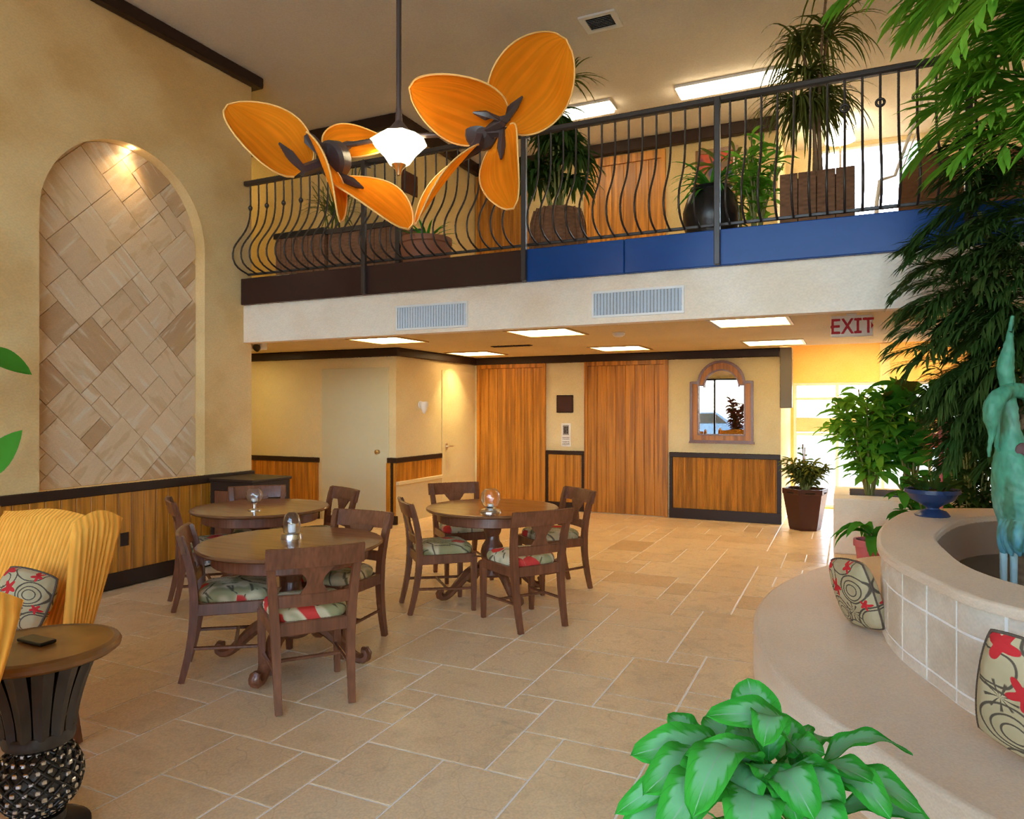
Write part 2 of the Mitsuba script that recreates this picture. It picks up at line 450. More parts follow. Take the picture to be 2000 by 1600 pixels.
leafmat('mat_aglaonema', proc(aglao_fn), 0.30, 0.28)
pbr('mat_bark', proc(lambda p, n, uv: mix((0.30, 0.19, 0.10), (0.18, 0.10, 0.05), noise(p.x * 20, p.y * 20, p.z * 45))), 0.85, 0.2)
pbr('mat_cane', (0.22, 0.22, 0.06), 0.5, 0.3)
pbr('mat_pink', (0.62, 0.16, 0.17), 0.6, 0.3)
pbr('mat_terracotta', (0.24, 0.09, 0.045), 0.6, 0.3)
pbr('mat_pot_brown', (0.055, 0.016, 0.010), 0.35, 0.4)
pbr('mat_basket', proc(lambda p, n, uv: mix((0.25, 0.12, 0.06), (0.13, 0.06, 0.03), noise(p.x * 30, p.y * 30, p.z * 60))), 0.8, 0.2)
pbr('mat_blue_glaze', (0.022, 0.045, 0.12), 0.3, 0.5)
pbr('mat_soil', (0.035, 0.022, 0.013), 0.95, 0.1)
pbr('mat_silver', (0.80, 0.78, 0.75), 0.22, 0.5, metallic=1.0)
pbr('mat_brass', (0.55, 0.42, 0.22), 0.3, 0.5, metallic=1.0)
pbr('mat_white', (0.78, 0.77, 0.74), 0.4, 0.4)
pbr('mat_box_grey', (0.16, 0.13, 0.09), 0.45, 0.4)
pbr('mat_grey', (0.30, 0.30, 0.30), 0.5, 0.4)
pbr('mat_vent_blue', (0.50, 0.57, 0.64), 0.4, 0.4)
pbr('mat_lacquer', proc(lambda p, n, uv: mix((0.028, 0.024, 0.023), (0.06, 0.05, 0.045), noise(p.x * 30, p.y * 30, p.z * 8))), 0.38, 0.5)
pbr('mat_gilt_wood', proc(lambda p, n, uv: mix((0.30, 0.14, 0.04), (0.10, 0.04, 0.015), fbm(p.x * 8, p.y * 8, p.z * 3, 3))), 0.22, 0.5, clearcoat=0.6)
pbr('mat_red', (0.45, 0.03, 0.04), 0.5, 0.3)
pbr('mat_water', (0.04, 0.028, 0.012), 0.06, 0.6)
pbr('mat_asphalt', (0.25, 0.25, 0.24), 0.9, 0.2)
pbr('mat_car_blue', (0.05, 0.10, 0.18), 0.2, 0.5, clearcoat=0.8)
pbr('mat_art', proc(lambda p, n, uv: mix(mix((0.45, 0.07, 0.03), (0.16, 0.10, 0.05), smoothstep(0.4, 0.6, fbm(p.x * 5, 3.0, p.z * 5, 3))), (0.05, 0.06, 0.12), smoothstep(0.55, 0.65, fbm(p.x * 6 + 9, 1.0, p.z * 4, 2)))), 0.6, 0.3)
scene['mat_mirror'] = {'type': 'conductor', 'material': 'Ag'}
scene['mat_glass'] = {'type': 'dielectric', 'int_ior': 1.5, 'ext_ior': 1.0}
scene['mat_pane'] = {'type': 'thindielectric', 'int_ior': 1.5, 'ext_ior': 1.0}
scene['mat_lamp'] = {'type': 'diffuse', 'reflectance': {'type': 'rgb', 'value': [0.8, 0.78, 0.7]}}

# ------------------------------------------------------------------ the building
XL, XR, YR, YF, YB, HC, HL = -5.735, 3.4, -3.2, 5.61, 10.3, 5.08, 2.38
XREC, YD = -5.49, 8.05                       # recess wall and white door wall on the lower floor
XU, YU1, YU2, FU = -4.89, 7.2, 9.2, 2.85      # upper floor: recess wall, near wall, far wall, floor height
YE, XE = 12.2, -0.82                          # glazed entry wall and the end of the lift lobby wall
YWU = 10.5                                    # upper floor wall with the bright window

# left wall with the arched niche
arch_c, arch_r, spring = 4.312, 0.798, 3.10
aa = np.linspace(0, math.pi, 33)
arch = Polygon([(arch_c - arch_r, 0.90), (arch_c + arch_r, 0.90)] + [(arch_c + arch_r * math.cos(a), spring + arch_r * math.sin(a)) for a in aa])
wl = to_x(prism(sbox(YR, 0, 5.72, HC).difference(arch), 0, 0.14), XL - 0.14)
struct('wall_left', cat([wl, box(XL - 0.32, XL - 0.14, YR, 5.72, 0, HC)]), 'mat_plaster', 'tan mottled plaster wall with a tall arched niche')


def modular(x0, x1, y0, y1, unit_, sizes, rnd):
    """a random ashlar layout of rectangles on a unit grid"""
    nx, ny = int((x1 - x0) / unit_), int((y1 - y0) / unit_); used = np.zeros((nx, ny), bool); out = []
    for j in range(ny):
        for i in range(nx):
            if used[i, j]: continue
            opts = [s for s in sizes if i + s[0] <= nx and j + s[1] <= ny and not used[i:i + s[0], j:j + s[1]].any()]
            s = opts[int(rnd.integers(min(len(opts), 4)))] if opts else (1, 1)
            used[i:i + s[0], j:j + s[1]] = True
            out.append((x0 + i * unit_, x0 + (i + s[0]) * unit_, y0 + j * unit_, y0 + (j + s[1]) * unit_))
    return out


nr = np.random.default_rng(5)
inner = arch.buffer(-0.004)
for (a0, a1, b0, b1) in modular(-2.6, 2.6, -2.6, 2.6, 0.135, [(2, 2), (3, 2), (2, 3), (4, 2), (2, 1), (1, 2), (3, 3), (2, 2), (1, 1)], nr):
    q = affinity.translate(affinity.rotate(sbox(a0 + 0.003, b0 + 0.003, a1 - 0.003, b1 - 0.003), 45 + 0, origin=(0, 0)), arch_c, 2.3).intersection(inner)
    if q.is_empty or q.area < 0.002 or q.geom_type != 'Polygon': continue
    m = to_x(prism(q, 0, 0.012 + 0.008 * nr.random()), XL - 0.141)
    tone = float(np.clip(nr.normal(0.66, 0.16), 0.3, 1.0)) if nr.random() > 0.10 else float(nr.uniform(0.0, 0.15))
    put('wall_left__niche_tile', m, 'mat_niche_tile', uv=stone_uv(m, tone, float(nr.random() > 0.5)))
# wainscot boards, rail and baseboard of the left wall
struct('trim_1', box(XL, XL + 0.035, YR, 5.74, 0.825, 0.905, 0.008), 'mat_trim', 'dark rail capping the wooden wainscot of the left wall')
struct('baseboard_left', box(XL, XL + 0.035, YR, 5.74, 0.006, 0.145, 0.006), 'mat_trim', 'dark baseboard under the left wainscot')
y = -0.2
while y < 5.7:
    w = 0.125
    m = box(XL, XL + 0.016, y + 0.002, min(y + w, 5.715) - 0.002, 0.14, 0.83, 0.003)
    put('wall_left__plank', m, 'mat_wood', uv=stone_uv(m, float(nr.uniform(0.05, 0.4)))); y += w
struct('trim_2', cat([box(XL, XL + 0.10, YR, 5.74, 4.965, HC - 0.001, 0.012), box(XL - 0.1, XL + 0.10, 5.72, 5.80, 4.965, HC - 0.001, 0.012)]), 'mat_trim', 'dark crown moulding along the top of the left wall')

# rear and right walls (behind and beside the camera) with the tall front windows
rear = sbox(XL - 0.3, 0, XR + 0.2, HC).difference(shapely.union_all([sbox(-5.3, 0.12, 3.0, 2.55), sbox(-3.9, 2.85, 3.1, 4.95)]))
struct('wall_rear', to_y(prism(rear, 0, 0.2), YR), 'mat_plaster', 'front wall with tall windows')


def window(key, x0, x1, z0, z1, y, step, zs=(), mat='mat_trim', w=0.05):
    root = struct(key, cat([box(x0, x1, y, y + 0.08, z0, z0 + w), box(x0, x1, y, y + 0.08, z1 - w, z1), box(x0, x0 + w, y, y + 0.08, z0, z1), box(x1 - w, x1, y, y + 0.08, z0, z1)]), mat, 'window frame')
    n = max(1, round((x1 - x0) / step))
    for i in range(1, n):
        x = x0 + (x1 - x0) * i / n
        put(root + '__mullion', box(x - w / 2, x + w / 2, y + 0.01, y + 0.07, z0 + w, z1 - w), mat)
    for z in zs:
        put(root + '__transom', box(x0 + w, x1 - w, y + 0.015, y + 0.065, z - w / 2, z + w / 2), mat)
    for i in range(n):
        a, b = x0 + (x1 - x0) * i / n, x0 + (x1 - x0) * (i + 1) / n
        v = np.array([[a, y + 0.04, z0 + 0.02], [b, y + 0.04, z0 + 0.02], [b, y + 0.04, z1 - 0.02], [a, y + 0.04, z1 - 0.02]])
        put(root + '__pane', (v, np.array([[0, 1, 2], [0, 2, 3]])), 'mat_pane')
    return root


window('window_1', -5.3, 3.0, 0.12, 2.55, YR - 0.16, 1.38, (0.7,))
window('window_2', -3.9, 3.1, 2.85, 4.95, YR - 0.16, 1.4)
struct('wall_right', box(XR, XR + 0.2, YR, YE, 0, HC), 'mat_plaster', 'tan plaster wall behind the palms')

struct('wall_far_left', cat([box(-9.4, -9.2, 5.5, YU1 + 1.2, 0, HC), box(-9.2, XL - 0.32, 5.5, 5.71, 0, HC)]), 'mat_cream', 'end wall of the space left of the lobby')
# ceilings
struct('ceiling', box(-9.2, XR + 0.2, YR - 0.2, YWU + 0.12, HC, HC + 0.15), 'mat_ceiling', 'high textured beige ceiling over the hall')
struct('ceiling_low', cat([box(-9.2, XE, 5.70, YB + 0.1, HL, HL + 0.06), box(XE, XR, 5.70, 10.0, HL, HL + 0.06)]), 'mat_ceiling_low', 'low ceiling under the balcony')

# balcony: floor slab, white fascia, dark glossy beam
struct('floor_balcony', box(-9.2, XR, 5.66, YWU + 0.12, 2.62, FU), 'mat_cream', 'balcony floor slab')
struct('wall_fascia', box(XL, XR, YF, YF + 0.12, 2.25, 2.64), 'mat_fascia', 'off-white plaster fascia of the balcony')
struct('beam', box(XL + 0.01, -2.48, YF - 0.05, YF + 0.07, 2.637, 2.91, 0.006), 'mat_beam', 'dark brown glossy beam along the left of the balcony edge')
for a, b in ((-2.477, -1.618), (-1.615, XR)): put('beam__sky_tinted_panel', box(a, b, YF - 0.05, YF + 0.07, 2.637, 2.91, 0.006), 'mat_beam_sky_tint')  # same dark beam, its sky reflection painted in as blue

# lower floor walls
dl = sbox(-9.2, 0, XREC, HL)
struct('wall_door', to_y(prism(dl, 0, 0.12), YD + 0.12), 'mat_cream', 'pale cream wall with a white door under the balcony')
struct('wall_recess', box(XREC - 0.12, XREC, YD, YB + 0.1, 0, HL), 'mat_cream', 'cream wall of the lift lobby recess lit by a downlight')
struct('wall_back', box(XREC, XE, YB, YB + 0.12, 0, HL), 'mat_cream', 'cream back wall of the lift lobby')
struct('wall_side', box(XE - 0.12, XE, YB, YE, 0, 2.56), 'mat_cream', 'end of the lift lobby wall beside the entry')
struct('trim_3', cat([box(-9.2, XREC + 0.05, YD - 0.06, YD, HL - 0.115, HL - 0.001, 0.01), box(XREC, XREC + 0.06, YD - 0.06, YB, HL - 0.115, HL - 0.001, 0.01), box(XREC, XE, YB - 0.06, YB, HL - 0.115, HL - 0.001, 0.01)]), 'mat_trim', 'dark crown moulding around the lift lobby')
entry = sbox(XE, 0, XR, 2.56).difference(sbox(-0.78, 0.02, 3.0, 1.97))
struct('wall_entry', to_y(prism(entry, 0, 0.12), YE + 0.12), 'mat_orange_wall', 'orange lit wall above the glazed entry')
struct('ceiling_entry', box(XE - 0.12, XR, 9.95, YE + 0.2, 2.56, 2.619), 'mat_ceiling_low', 'ceiling over the entry')
struct('trim_4', box(0.44, 0.58, YE - 0.04, YE, 1.95, 2.555, 0.01), 'mat_cream', 'pale pilaster on the orange wall')
window('window_3', -0.78, 3.0, 0.02, 1.97, YE + 0.02, 0.63, (1.72, 1.16), 'mat_white', 0.045)
put('window_3__rail', box(-0.74, 2.96, YE + 0.01, YE + 0.05, 1.20, 1.42), 'mat_cream')

# wainscots under the balcony
struct('trim_5', cat([box(-9.2, -6.78, YD - 0.03, YD, 0.80, 0.87, 0.006)]), 'mat_trim', 'dark rail over the wainscot left of the white door')
x = -9.0
while x < -6.80:
    m = box(x + 0.002, min(x + 0.14, -6.80) - 0.002, YD - 0.016, YD, 0.1, 0.80, 0.003); put('wall_door__plank', m, 'mat_wood', uv=stone_uv(m, float(nr.uniform(0.1, 0.5)))); x += 0.14
struct('baseboard_back', cat([box(-9.2, -6.78, YD - 0.03, YD, 0.006, 0.1)]), 'mat_trim', 'dark baseboard left of the white door')
# post and short wainscot on the recess corner
struct('trim_6', cat([box(-5.62, XREC + 0.03, YD - 0.03, YD + 0.01, 0.83, 0.90, 0.006), box(XREC, XREC + 0.03, YD - 0.03, 9.22, 0.83, 0.90, 0.006), box(-5.56, -5.53, YD - 0.028, YD, 0.1, 0.83), box(-5.64, XREC + 0.03, YD - 0.03, YD, 0.006, 0.12)]), 'mat_trim', 'dark rail and post on the corner of the lobby recess')
for a, b in ((-5.64, -5.565), (-5.525, XREC)):
    m = box(a, b, YD - 0.016, YD, 0.12, 0.83); put('wall_recess__plank', m, 'mat_wood', uv=stone_uv(m, 0.3))
for k in range(8):
    m = box(XREC, XREC + 0.016, YD + 0.002 + k * 0.146, YD + (k + 1) * 0.146 - 0.002, 0.58, 0.83); put('wall_recess__plank', m, 'mat_wood', uv=stone_uv(m, float(nr.uniform(0, 0.15))))
put('wall_recess__ledge', box(XREC, XREC + 0.05, YD, 9.22, 0.53, 0.58, 0.006), 'mat_cream')


def plank_door(key, x0, x1, z1, y, tone, label, w=0.148):
    fw = 0.05
    root = struct(key, cat([box(x0, x0 + fw, y - 0.05, y, 0.006, z1), box(x1 - fw, x1, y - 0.05, y, 0.006, z1), box(x0 + fw, x1 - fw, y - 0.05, y, z1 - 0.06, z1)]), 'mat_wood', label)
    scene[root].update(mikit.ply(cat([box(x0, x0 + fw, y - 0.05, y, 0.006, z1), box(x1 - fw, x1, y - 0.05, y, 0.006, z1), box(x0 + fw, x1 - fw, y - 0.05, y, z1 - 0.06, z1)]), 'mat_wood', uv=np.full((24, 2), tone)))
    a = x0 + fw; n = round((x1 - x0 - 2 * fw) / w); w = (x1 - x0 - 2 * fw) / n
    for k in range(n):
        m = box(a + 0.0015, a + w - 0.0015, y - 0.03, y - 0.005, 0.012, z1 - 0.062, 0.003)
        put(root + '__plank', m, 'mat_wood', uv=stone_uv(m, float(np.clip(tone + nr.uniform(-0.15, 0.15), 0, 1)))); a += w
    return root


plank_door('door_1', -5.43, -4.24, 2.265, YB, 0.25, 'wooden plank lift door in the corner of the lobby')
plank_door('door_2', -3.60, -2.34, 2.265, YB, 0.55, 'wooden plank lift door left of the arched mirror')
# wainscot between the lift doors and the reeded one under the mirror
struct('trim_7', cat([box(-4.235, -3.605, YB - 0.035, YB, 0.86, 0.92, 0.006), box(-4.235, -4.20, YB - 0.03, YB, 0.1, 0.86), box(-3.65, -3.605, YB - 0.03, YB, 0.1, 0.86), box(-4.235, -3.605, YB - 0.035, YB, 0.006, 0.13)]), 'mat_trim', 'dark frame of the narrow wainscot between the lift doors')
for k in range(4):
    m = box(-4.2 + k * 0.1375 + 0.0015, -4.2 + (k + 1) * 0.1375 - 0.0015, YB - 0.016, YB, 0.13, 0.86, 0.003); put('wall_back__plank', m, 'mat_wood', uv=stone_uv(m, float(nr.uniform(0.1, 0.4))))
struct('trim_8', cat([box(-2.32, XE, YB - 0.04, YB, 0.87, 0.94, 0.006), box(-2.32, -2.275, YB - 0.03, YB, 0.1, 0.87), box(XE - 0.045, XE + 0.01, YB - 0.03, YB + 0.02, 0.1, 0.87), box(-2.32, XE + 0.012, YB - 0.045, YB + 0.02, 0.006, 0.145)]), 'mat_trim', 'dark frame of the reeded wainscot under the arched mirror')
xs = []
for k in range(68):
    a0 = -2.275 + k * (1.41 / 68); w = 1.41 / 68
    xs += [(a0 + w * 0.02, 0.0), (a0 + w * 0.2, 0.011), (a0 + w * 0.5, 0.015), (a0 + w * 0.8, 0.011), (a0 + w * 0.98, 0.0)]
xs = np.array(xs)
v = np.vstack([np.c_[xs[:, 0], YB - 0.003 - xs[:, 1], np.full(len(xs), z)] for z in (0.145, 0.87)])
k = put('wall_back__reeding', (v, grid_faces(2, len(xs))), 'mat_wood', smooth=True, uv=np.full((len(v), 2), 0.22)); labels[k] = {'kind': 'stuff', 'label': 'fine vertical wooden reeding'}

# white doors with their handles
struct('door_3', cat([box(-6.735, -5.60, YD - 0.012, YD, 0.006, 2.12, 0.004)]), 'mat_door_paint', 'flush pale painted door under the balcony')
kx = at(736, 883, Y=YD - 0.05)
put('door_3__door_knob', move(lathe([(0.028, 0), (0.028, 0.008), (0.012, 0.012), (0.012, 0.035), (0.026, 0.045), (0.03, 0.06), (0.02, 0.072), (0.001, 0.075)], 16), kx + [0, 0.04, 0], rx=math.pi / 2), 'mat_brass', 30)
struct('door_4', box(XREC, XREC + 0.012, 9.24, 10.22, 0.006, 2.14, 0.004), 'mat_cream', 'flush cream door in the recess wall')
put('door_4__door_handle', cat([tube([(XREC + 0.01, 9.36, 0.995), (XREC + 0.06, 9.36, 0.995), (XREC + 0.062, 9.48, 0.995)], 0.010), box(XREC + 0.01, XREC + 0.02, 9.33, 9.39, 0.95, 1.04)]), 'mat_silver')

# upper floor walls, crown and doors
struct('wall_upper_left', box(-9.2, XU, YU1, YU1 + 0.12, FU, HC), 'mat_tan', 'cream wall of the upper floor behind the left planters')
struct('wall_upper_recess', box(XU - 0.12, XU, YU1, YU2 + 0.1, FU, HC), 'mat_tan', 'recess wall of the upper floor')
struct('wall_upper_back', box(XU, -0.77, YU2, YU2 + 0.12, FU, HC), 'mat_tan', 'back wall of the upper floor')
uw = sbox(-0.77, FU, XR, HC).difference(sbox(-0.35, 2.95, 0.85, 5.03))
struct('wall_upper_window', to_y(prism(uw, 0, 0.12), YWU + 0.12), 'mat_cream', 'bright wall around the upper floor window')
struct('wall_upper_side', box(-0.89, -0.77, YU2, YWU, FU, HC), 'mat_tan', 'end of the upper floor wall')
window('window_4', -0.35, 0.85, 2.95, 5.03, YWU + 0.02, 1.2, (), 'mat_white', 0.03)
struct('trim_9', cat([box(-9.2, XU + 0.05, YU1 - 0.09, YU1, HC - 0.155, HC - 0.001, 0.012), box(XU, XU + 0.09, YU1 - 0.09, YU2, HC - 0.155, HC - 0.001, 0.012), box(XU, -0.77, YU2 - 0.09, YU2, HC - 0.155, HC - 0.001, 0.012)]), 'mat_trim', 'dark crown moulding of the upper floor')
FUD = FU + 0.006


def upper_door(key, x0, x1, label, tone):
    fw, y, z1 = 0.055, YU2, 4.90
    m = cat([box(x0, x0 + fw, y - 0.05, y, FUD, z1), box(x1 - fw, x1, y - 0.05, y, FUD, z1), box(x0 + fw, x1 - fw, y - 0.05, y, z1 - 0.11, z1)])
    root = struct(key, m, 'mat_wood', label, uv=stone_uv(m, 0.2)); n = 6; w = (x1 - x0 - 2 * fw) / n
    for k in range(n):
        m = box(x0 + fw + k * w + 0.0015, x0 + fw + (k + 1) * w - 0.0015, y - 0.03, y - 0.005, FUD, z1 - 0.112, 0.003); put(root + '__plank', m, 'mat_wood', uv=stone_uv(m, float(np.clip(tone + nr.uniform(-0.1, 0.1), 0, 1))))


upper_door('door_5', -3.22, -2.12, 'wooden upper floor door with a pale frame', 0.35)
upper_door('door_6', -4.86, -4.05, 'brown upper floor door in the recess corner', 0.85)

# floor: grout bed, stone tiles, one joined field outside the view
struct('floor', box(-9.2, XR, YR, YE, -0.12, -0.004), 'mat_pale_grout', 'floor of large honed stone tiles in a random ashlar pattern')
ft = np.random.default_rng(21)
rects = modular(-9.0, 3.4, YR, 12.2, 0.205, [(3, 3), (2, 3), (3, 2), (2, 2), (3, 2), (2, 1), (1, 2), (1, 1)], ft)


def tile_mesh(x0, x1, y0, y1, g, dz):
    r = []
    for ins, z in ((0, -0.012), (0, -0.0015 + dz), (0.0035, dz)):
        e = g + ins; r.append([[x0 + e, y0 + e, z], [x1 - e, y0 + e, z], [x1 - e, y1 - e, z], [x0 + e, y1 - e, z]])
    v = np.array(r).reshape(-1, 3); f = grid_faces(3, 4, True)
    return v, np.vstack([f, [[8, 9, 10], [8, 10, 11]]])


near, far = [], []
for (x0, x1, y0, y1) in rects:
    c = np.array([(x0 + x1) / 2, (y0 + y1) / 2, 0]) - EYE; t = c @ CF
    u, vv = (1000 + FOC * (c @ CR) / t, 800 + FOC * 1.55 / t) if t > 0.3 else (-9e9, 0)
    hidden = x0 > 0.30 or (x0 < XL - 0.3 and y0 < 5.5) or (x0 < XREC - .1 and y0 > YD) or (y0 > YB and x0 < XE)
    inside = -120 < u < 2100 and vv < 1760 and not hidden
    (near if inside else far).append((t if inside else 9e9, (x0, x1, y0, y1)))
near.sort(key=lambda q: q[0]); far += near[298:]; near = near[:298]
for t, q in near:
    m = tile_mesh(*q, 0.0046, -0.0008 * ft.random()); tone = float(np.clip(ft.normal(0.62, 0.2), 0.12, 1))
    put('floor__tile', m, 'mat_floor_tile', uv=stone_uv(m, tone, float(ft.random())))
ms = [tile_mesh(*q, 0.0046, -0.0008 * ft.random()) for t, q in far]
k = put('floor__tile_field', cat(ms), 'mat_floor_tile', uv=np.vstack([stone_uv(m, float(np.clip(ft.normal(0.62, 0.2), 0.12, 1))) for m in ms])); labels[k] = {'kind': 'stuff', 'label': 'stone floor tiles out of close view'}
struct('ground', cat([box(-60, 60, -80, YR - 0.2, -0.3, -0.06), box(-60, 60, YE + 0.2, 80, -0.3, -0.06)]), 'mat_asphalt', 'paved ground outside the windows')

# ------------------------------------------------------------------ lamps and ceiling fittings
AMB = np.array([1.0, 0.72, 0.30])
cols = [AMB, YEL, AMB, AMB * 1.1, AMB, WARM, YEL * 1.3]
spots = [(-5.30, 6.80), (-3.25, 6.80), (-3.10, 9.05), (-1.15, 6.75), (-1.15, 9.05), (-5.30, 9.05), (-8.20, 6.80)]  # the last one is an added, unseen lamp that brightens the door wall
names = ['pale recessed ceiling light nearest the left wall under the balcony', 'yellow recessed ceiling light under the left balcony grille', 'cream recessed ceiling light above the left lift door frame',
         'wide cream recessed ceiling light under the right balcony grille', 'white recessed ceiling light above the arched mirror', 'orange glowing recessed ceiling light in the lobby corner', 'added recessed ceiling light over the white door passage, unseen behind the left wall']
for (x, y), c, nm in zip(spots, cols, names):
    r = thing('recessed_light', nm, 'ceiling light', 'recessed lights under the balcony')
    put(r + '__frame', cat([box(x - .03, x + .68, y - .03, y, HL - 0.012, HL), box(x - .03, x + .68, y + .65, y + .68, HL - 0.012, HL), box(x - .03, x, y, y + .65, HL - 0.012, HL), box(x + .65, x + .68, y, y + .65, HL - 0.012, HL)]), 'mat_brass')
    v = np.array([[x, y, HL - 0.006], [x, y + .65, HL - 0.006], [x + .65, y + .65, HL - 0.006], [x + .65, y, HL - 0.006]])
    put(r + '__diffuser', (v, np.array([[0, 1, 2], [0, 2, 3]])), 'mat_lamp', **emit(c * 2.2 * LAMP))
r = thing('added_entry_light', 'added warm ceiling light over the glazed entry, unseen above the low ceiling edge', 'ceiling light')  # added lamp, out of view, to brighten the orange wall
put(r + '__frame', box(-0.42, 1.22, 10.98, 11.42, 2.545, 2.559), 'mat_brass')
put(r + '__diffuser', box(-0.4, 1.2, 11.0, 11.4, 2.53, 2.545), 'mat_lamp', **emit(WARM * 7))
r = thing('ceiling_light', 'added fluorescent ceiling light over the left end of the upper floor, unseen behind the left wall', 'ceiling light', 'fluorescent lights on the high ceiling')  # added lamp, out of view, to lift the dark left end upstairs
put(r + '__housing', box(-8.42, -7.26, 6.2, 6.48, HC - 0.03, HC - 0.001), 'mat_white')
put(r + '__diffuser', box(-8.4, -7.28, 6.22, 6.46, HC - 0.07, HC - 0.03, 0.02), 'mat_lamp', **emit(YEL * 5 * LAMP))
for x0, x1, nm in ((-1.69, -0.57, 'long bright fluorescent ceiling light beside the tall dragon tree'), (-3.58, -2.46, 'bright fluorescent ceiling light partly behind the fan blade')):
    r = thing('ceiling_light', nm, 'ceiling light', 'fluorescent lights on the high ceiling')
    put(r + '__housing', box(x0 - 0.02, x1 + 0.02, 7.82, 8.10, HC - 0.03, HC - 0.001), 'mat_white')
    put(r + '__diffuser', box(x0, x1, 7.84, 8.08, HC - 0.07, HC - 0.03, 0.02), 'mat_lamp', **emit(WHT * 6 * LAMP))
r = thing('air_vent', 'white square air vent on the high ceiling', 'vent')
put(r + '__frame', cat([box(-2.20, -1.86, 6.09, 6.13, HC - 0.02, HC - 0.001), box(-2.20, -1.86, 6.34, 6.38, HC - 0.02, HC - 0.001), box(-2.20, -2.15, 6.13, 6.34, HC - 0.02, HC - 0.001), box(-1.91, -1.86, 6.13, 6.34, HC - 0.02, HC - 0.001)]), 'mat_white')
put(r + '__backing', box(-2.15, -1.91, 6.13, 6.34, HC - 0.004, HC - 0.002), 'mat_dark_gap')
for k in range(8):
    put(r + '__louver', move(box(-2.15, -1.91, -0.011, 0.011, -0.001, 0.001), (0, 6.145 + k * 0.026, HC - 0.012), rx=0.6), 'mat_grey')
solo('smoke_detector', lathe([(0.001, -0.045), (0.04, -0.045), (0.062, -0.03), (0.068, -0.01), (0.068, 0)], 24, (-2.24, 7.5, HL - 0.001)), 'mat_white', 'round white smoke detector on the low ceiling', 'smoke detector', 30)
r = thing('ceiling_slot', 'dark slotted return grille on the low ceiling', 'vent')
put(r + '__frame', box(-4.24, -3.68, 8.38, 8.48, HL - 0.008, HL - 0.001), 'mat_trim')
for k in range(3):
    put(r + '__louver', box(-4.22, -3.70, 8.395 + k * 0.028, 8.405 + k * 0.028, HL - 0.014, HL - 0.008), 'mat_iron')
for x0, x1, z0, z1, nm in ((-3.82, -3.06, 2.285, 2.515, 'left blue-grey air grille on the balcony fascia'), (-1.90, -1.15, 2.30, 2.515, 'right blue-grey air grille on the balcony fascia')):
    r = thing('air_grille', nm, 'vent', 'air grilles on the balcony fascia'); w = 0.018
    put(r + '__frame', cat([box(x0, x1, YF - 0.014, YF, z0, z0 + w), box(x0, x1, YF - 0.014, YF, z1 - w, z1), box(x0, x0 + w, YF - 0.014, YF, z0 + w, z1 - w), box(x1 - w, x1, YF - 0.014, YF, z0 + w, z1 - w)]), 'mat_white')
    put(r + '__backing', box(x0 + w, x1 - w, YF - 0.003, YF, z0 + w, z1 - w), 'mat_grey')
    n = 26; p = (x1 - x0 - 2 * w) / n; lv = mikit.ply(move(box(-0.009, 0.009, -0.0012, 0.0012, z0 + w, z1 - w), rz=0.5))
    for k in range(n):
        put(r + '__louver', lv, 'mat_vent_blue', to_world=T().translate([x0 + w + (k + 0.5) * p, YF - 0.009, 0]))
# niche lamp: a small recessed bulb at the crown of the arch with a warm spot
solo('niche_spotlight', lathe([(0.001, -0.012), (0.018, -0.010), (0.022, 0.0), (0.022, 0.01)], 16, (XL - 0.06, 4.36, spring + arch_r - 0.010)), 'mat_lamp', 'small bright spotlight at the top of the arched niche', 'spotlight', 30, **emit(WHT * 30))
scene['light_niche'] = {'type': 'spot', 'to_world': T().look_at(origin=[XL - 0.02, 4.36, spring + arch_r - 0.03], target=[XL - 0.15, 4.28, 3.3], up=[0, 1, 0]), 'intensity': {'type': 'rgb', 'value': (WARM * 0.55).tolist()}, 'cutoff_angle': 55, 'beam_width': 8}
# downlight washing the recess wall
r = thing('downlight', 'round recessed downlight washing the lobby recess wall', 'ceiling light')
put(r + '__trim_ring', lathe([(0.045, -0.004), (0.065, -0.004), (0.065, 0.0), (0.045, 0.0)], 24, (-5.22, 9.5, HL - 0.001)), 'mat_brass', 30)
put(r + '__bulb', lathe([(0.001, -0.003), (0.044, -0.002), (0.044, 0.0)], 24, (-5.22, 9.5, HL - 0.001)), 'mat_lamp', 30, **emit(WARM * 20))
scene['light_downlight'] = {'type': 'spot', 'to_world': T().look_at(origin=[-5.20, 9.5, HL - 0.02], target=[-5.52, 9.5, 1.2], up=[0, 1, 0]), 'intensity': {'type': 'rgb', 'value': (YEL * 2.4).tolist()}, 'cutoff_angle': 42, 'beam_width': 12}

# ------------------------------------------------------------------ balcony railing
r = thing('balcony_railing', 'dark wrought iron railing with bellied balusters along the balcony edge', 'railing')
RX0, RX1, RY = -5.70, 2.4, YF + 0.03
put(r + '__handrail', box(RX0 - 0.07, RX1, RY - 0.03, RY + 0.03, 3.895, 3.945, 0.012), 'mat_iron')
put(r + '__bottom_rail', box(RX0, RX1, RY - 0.012, RY + 0.012, 2.952, 2.975, 0.003), 'mat_iron')
prof = spline([(0, 3.90), (0, 3.62), (-0.035, 3.47), (-0.15, 3.30), (-0.235, 3.16), (-0.225, 3.06), (-0.12, 2.985), (-0.005, 2.955)], 22)
bal = mikit.ply(tube(np.c_[np.zeros(22), prof], 0.0085, 6), smooth=True)
collar = mikit.ply(lathe([(0.008, -0.03), (0.022, -0.008), (0.022, 0.008), (0.008, 0.03)], 10), smooth=30)
ring = mikit.ply(tube([(0.026 * math.cos(a), 0, 0.026 * math.sin(a)) for a in np.linspace(0, 2 * math.pi, 17)], 0.009, 6), smooth=True)
posts = [-4.14, -2.483, -0.89, 0.72]
xs = np.arange(RX0 + 0.03, RX1 - 0.02, 0.113)
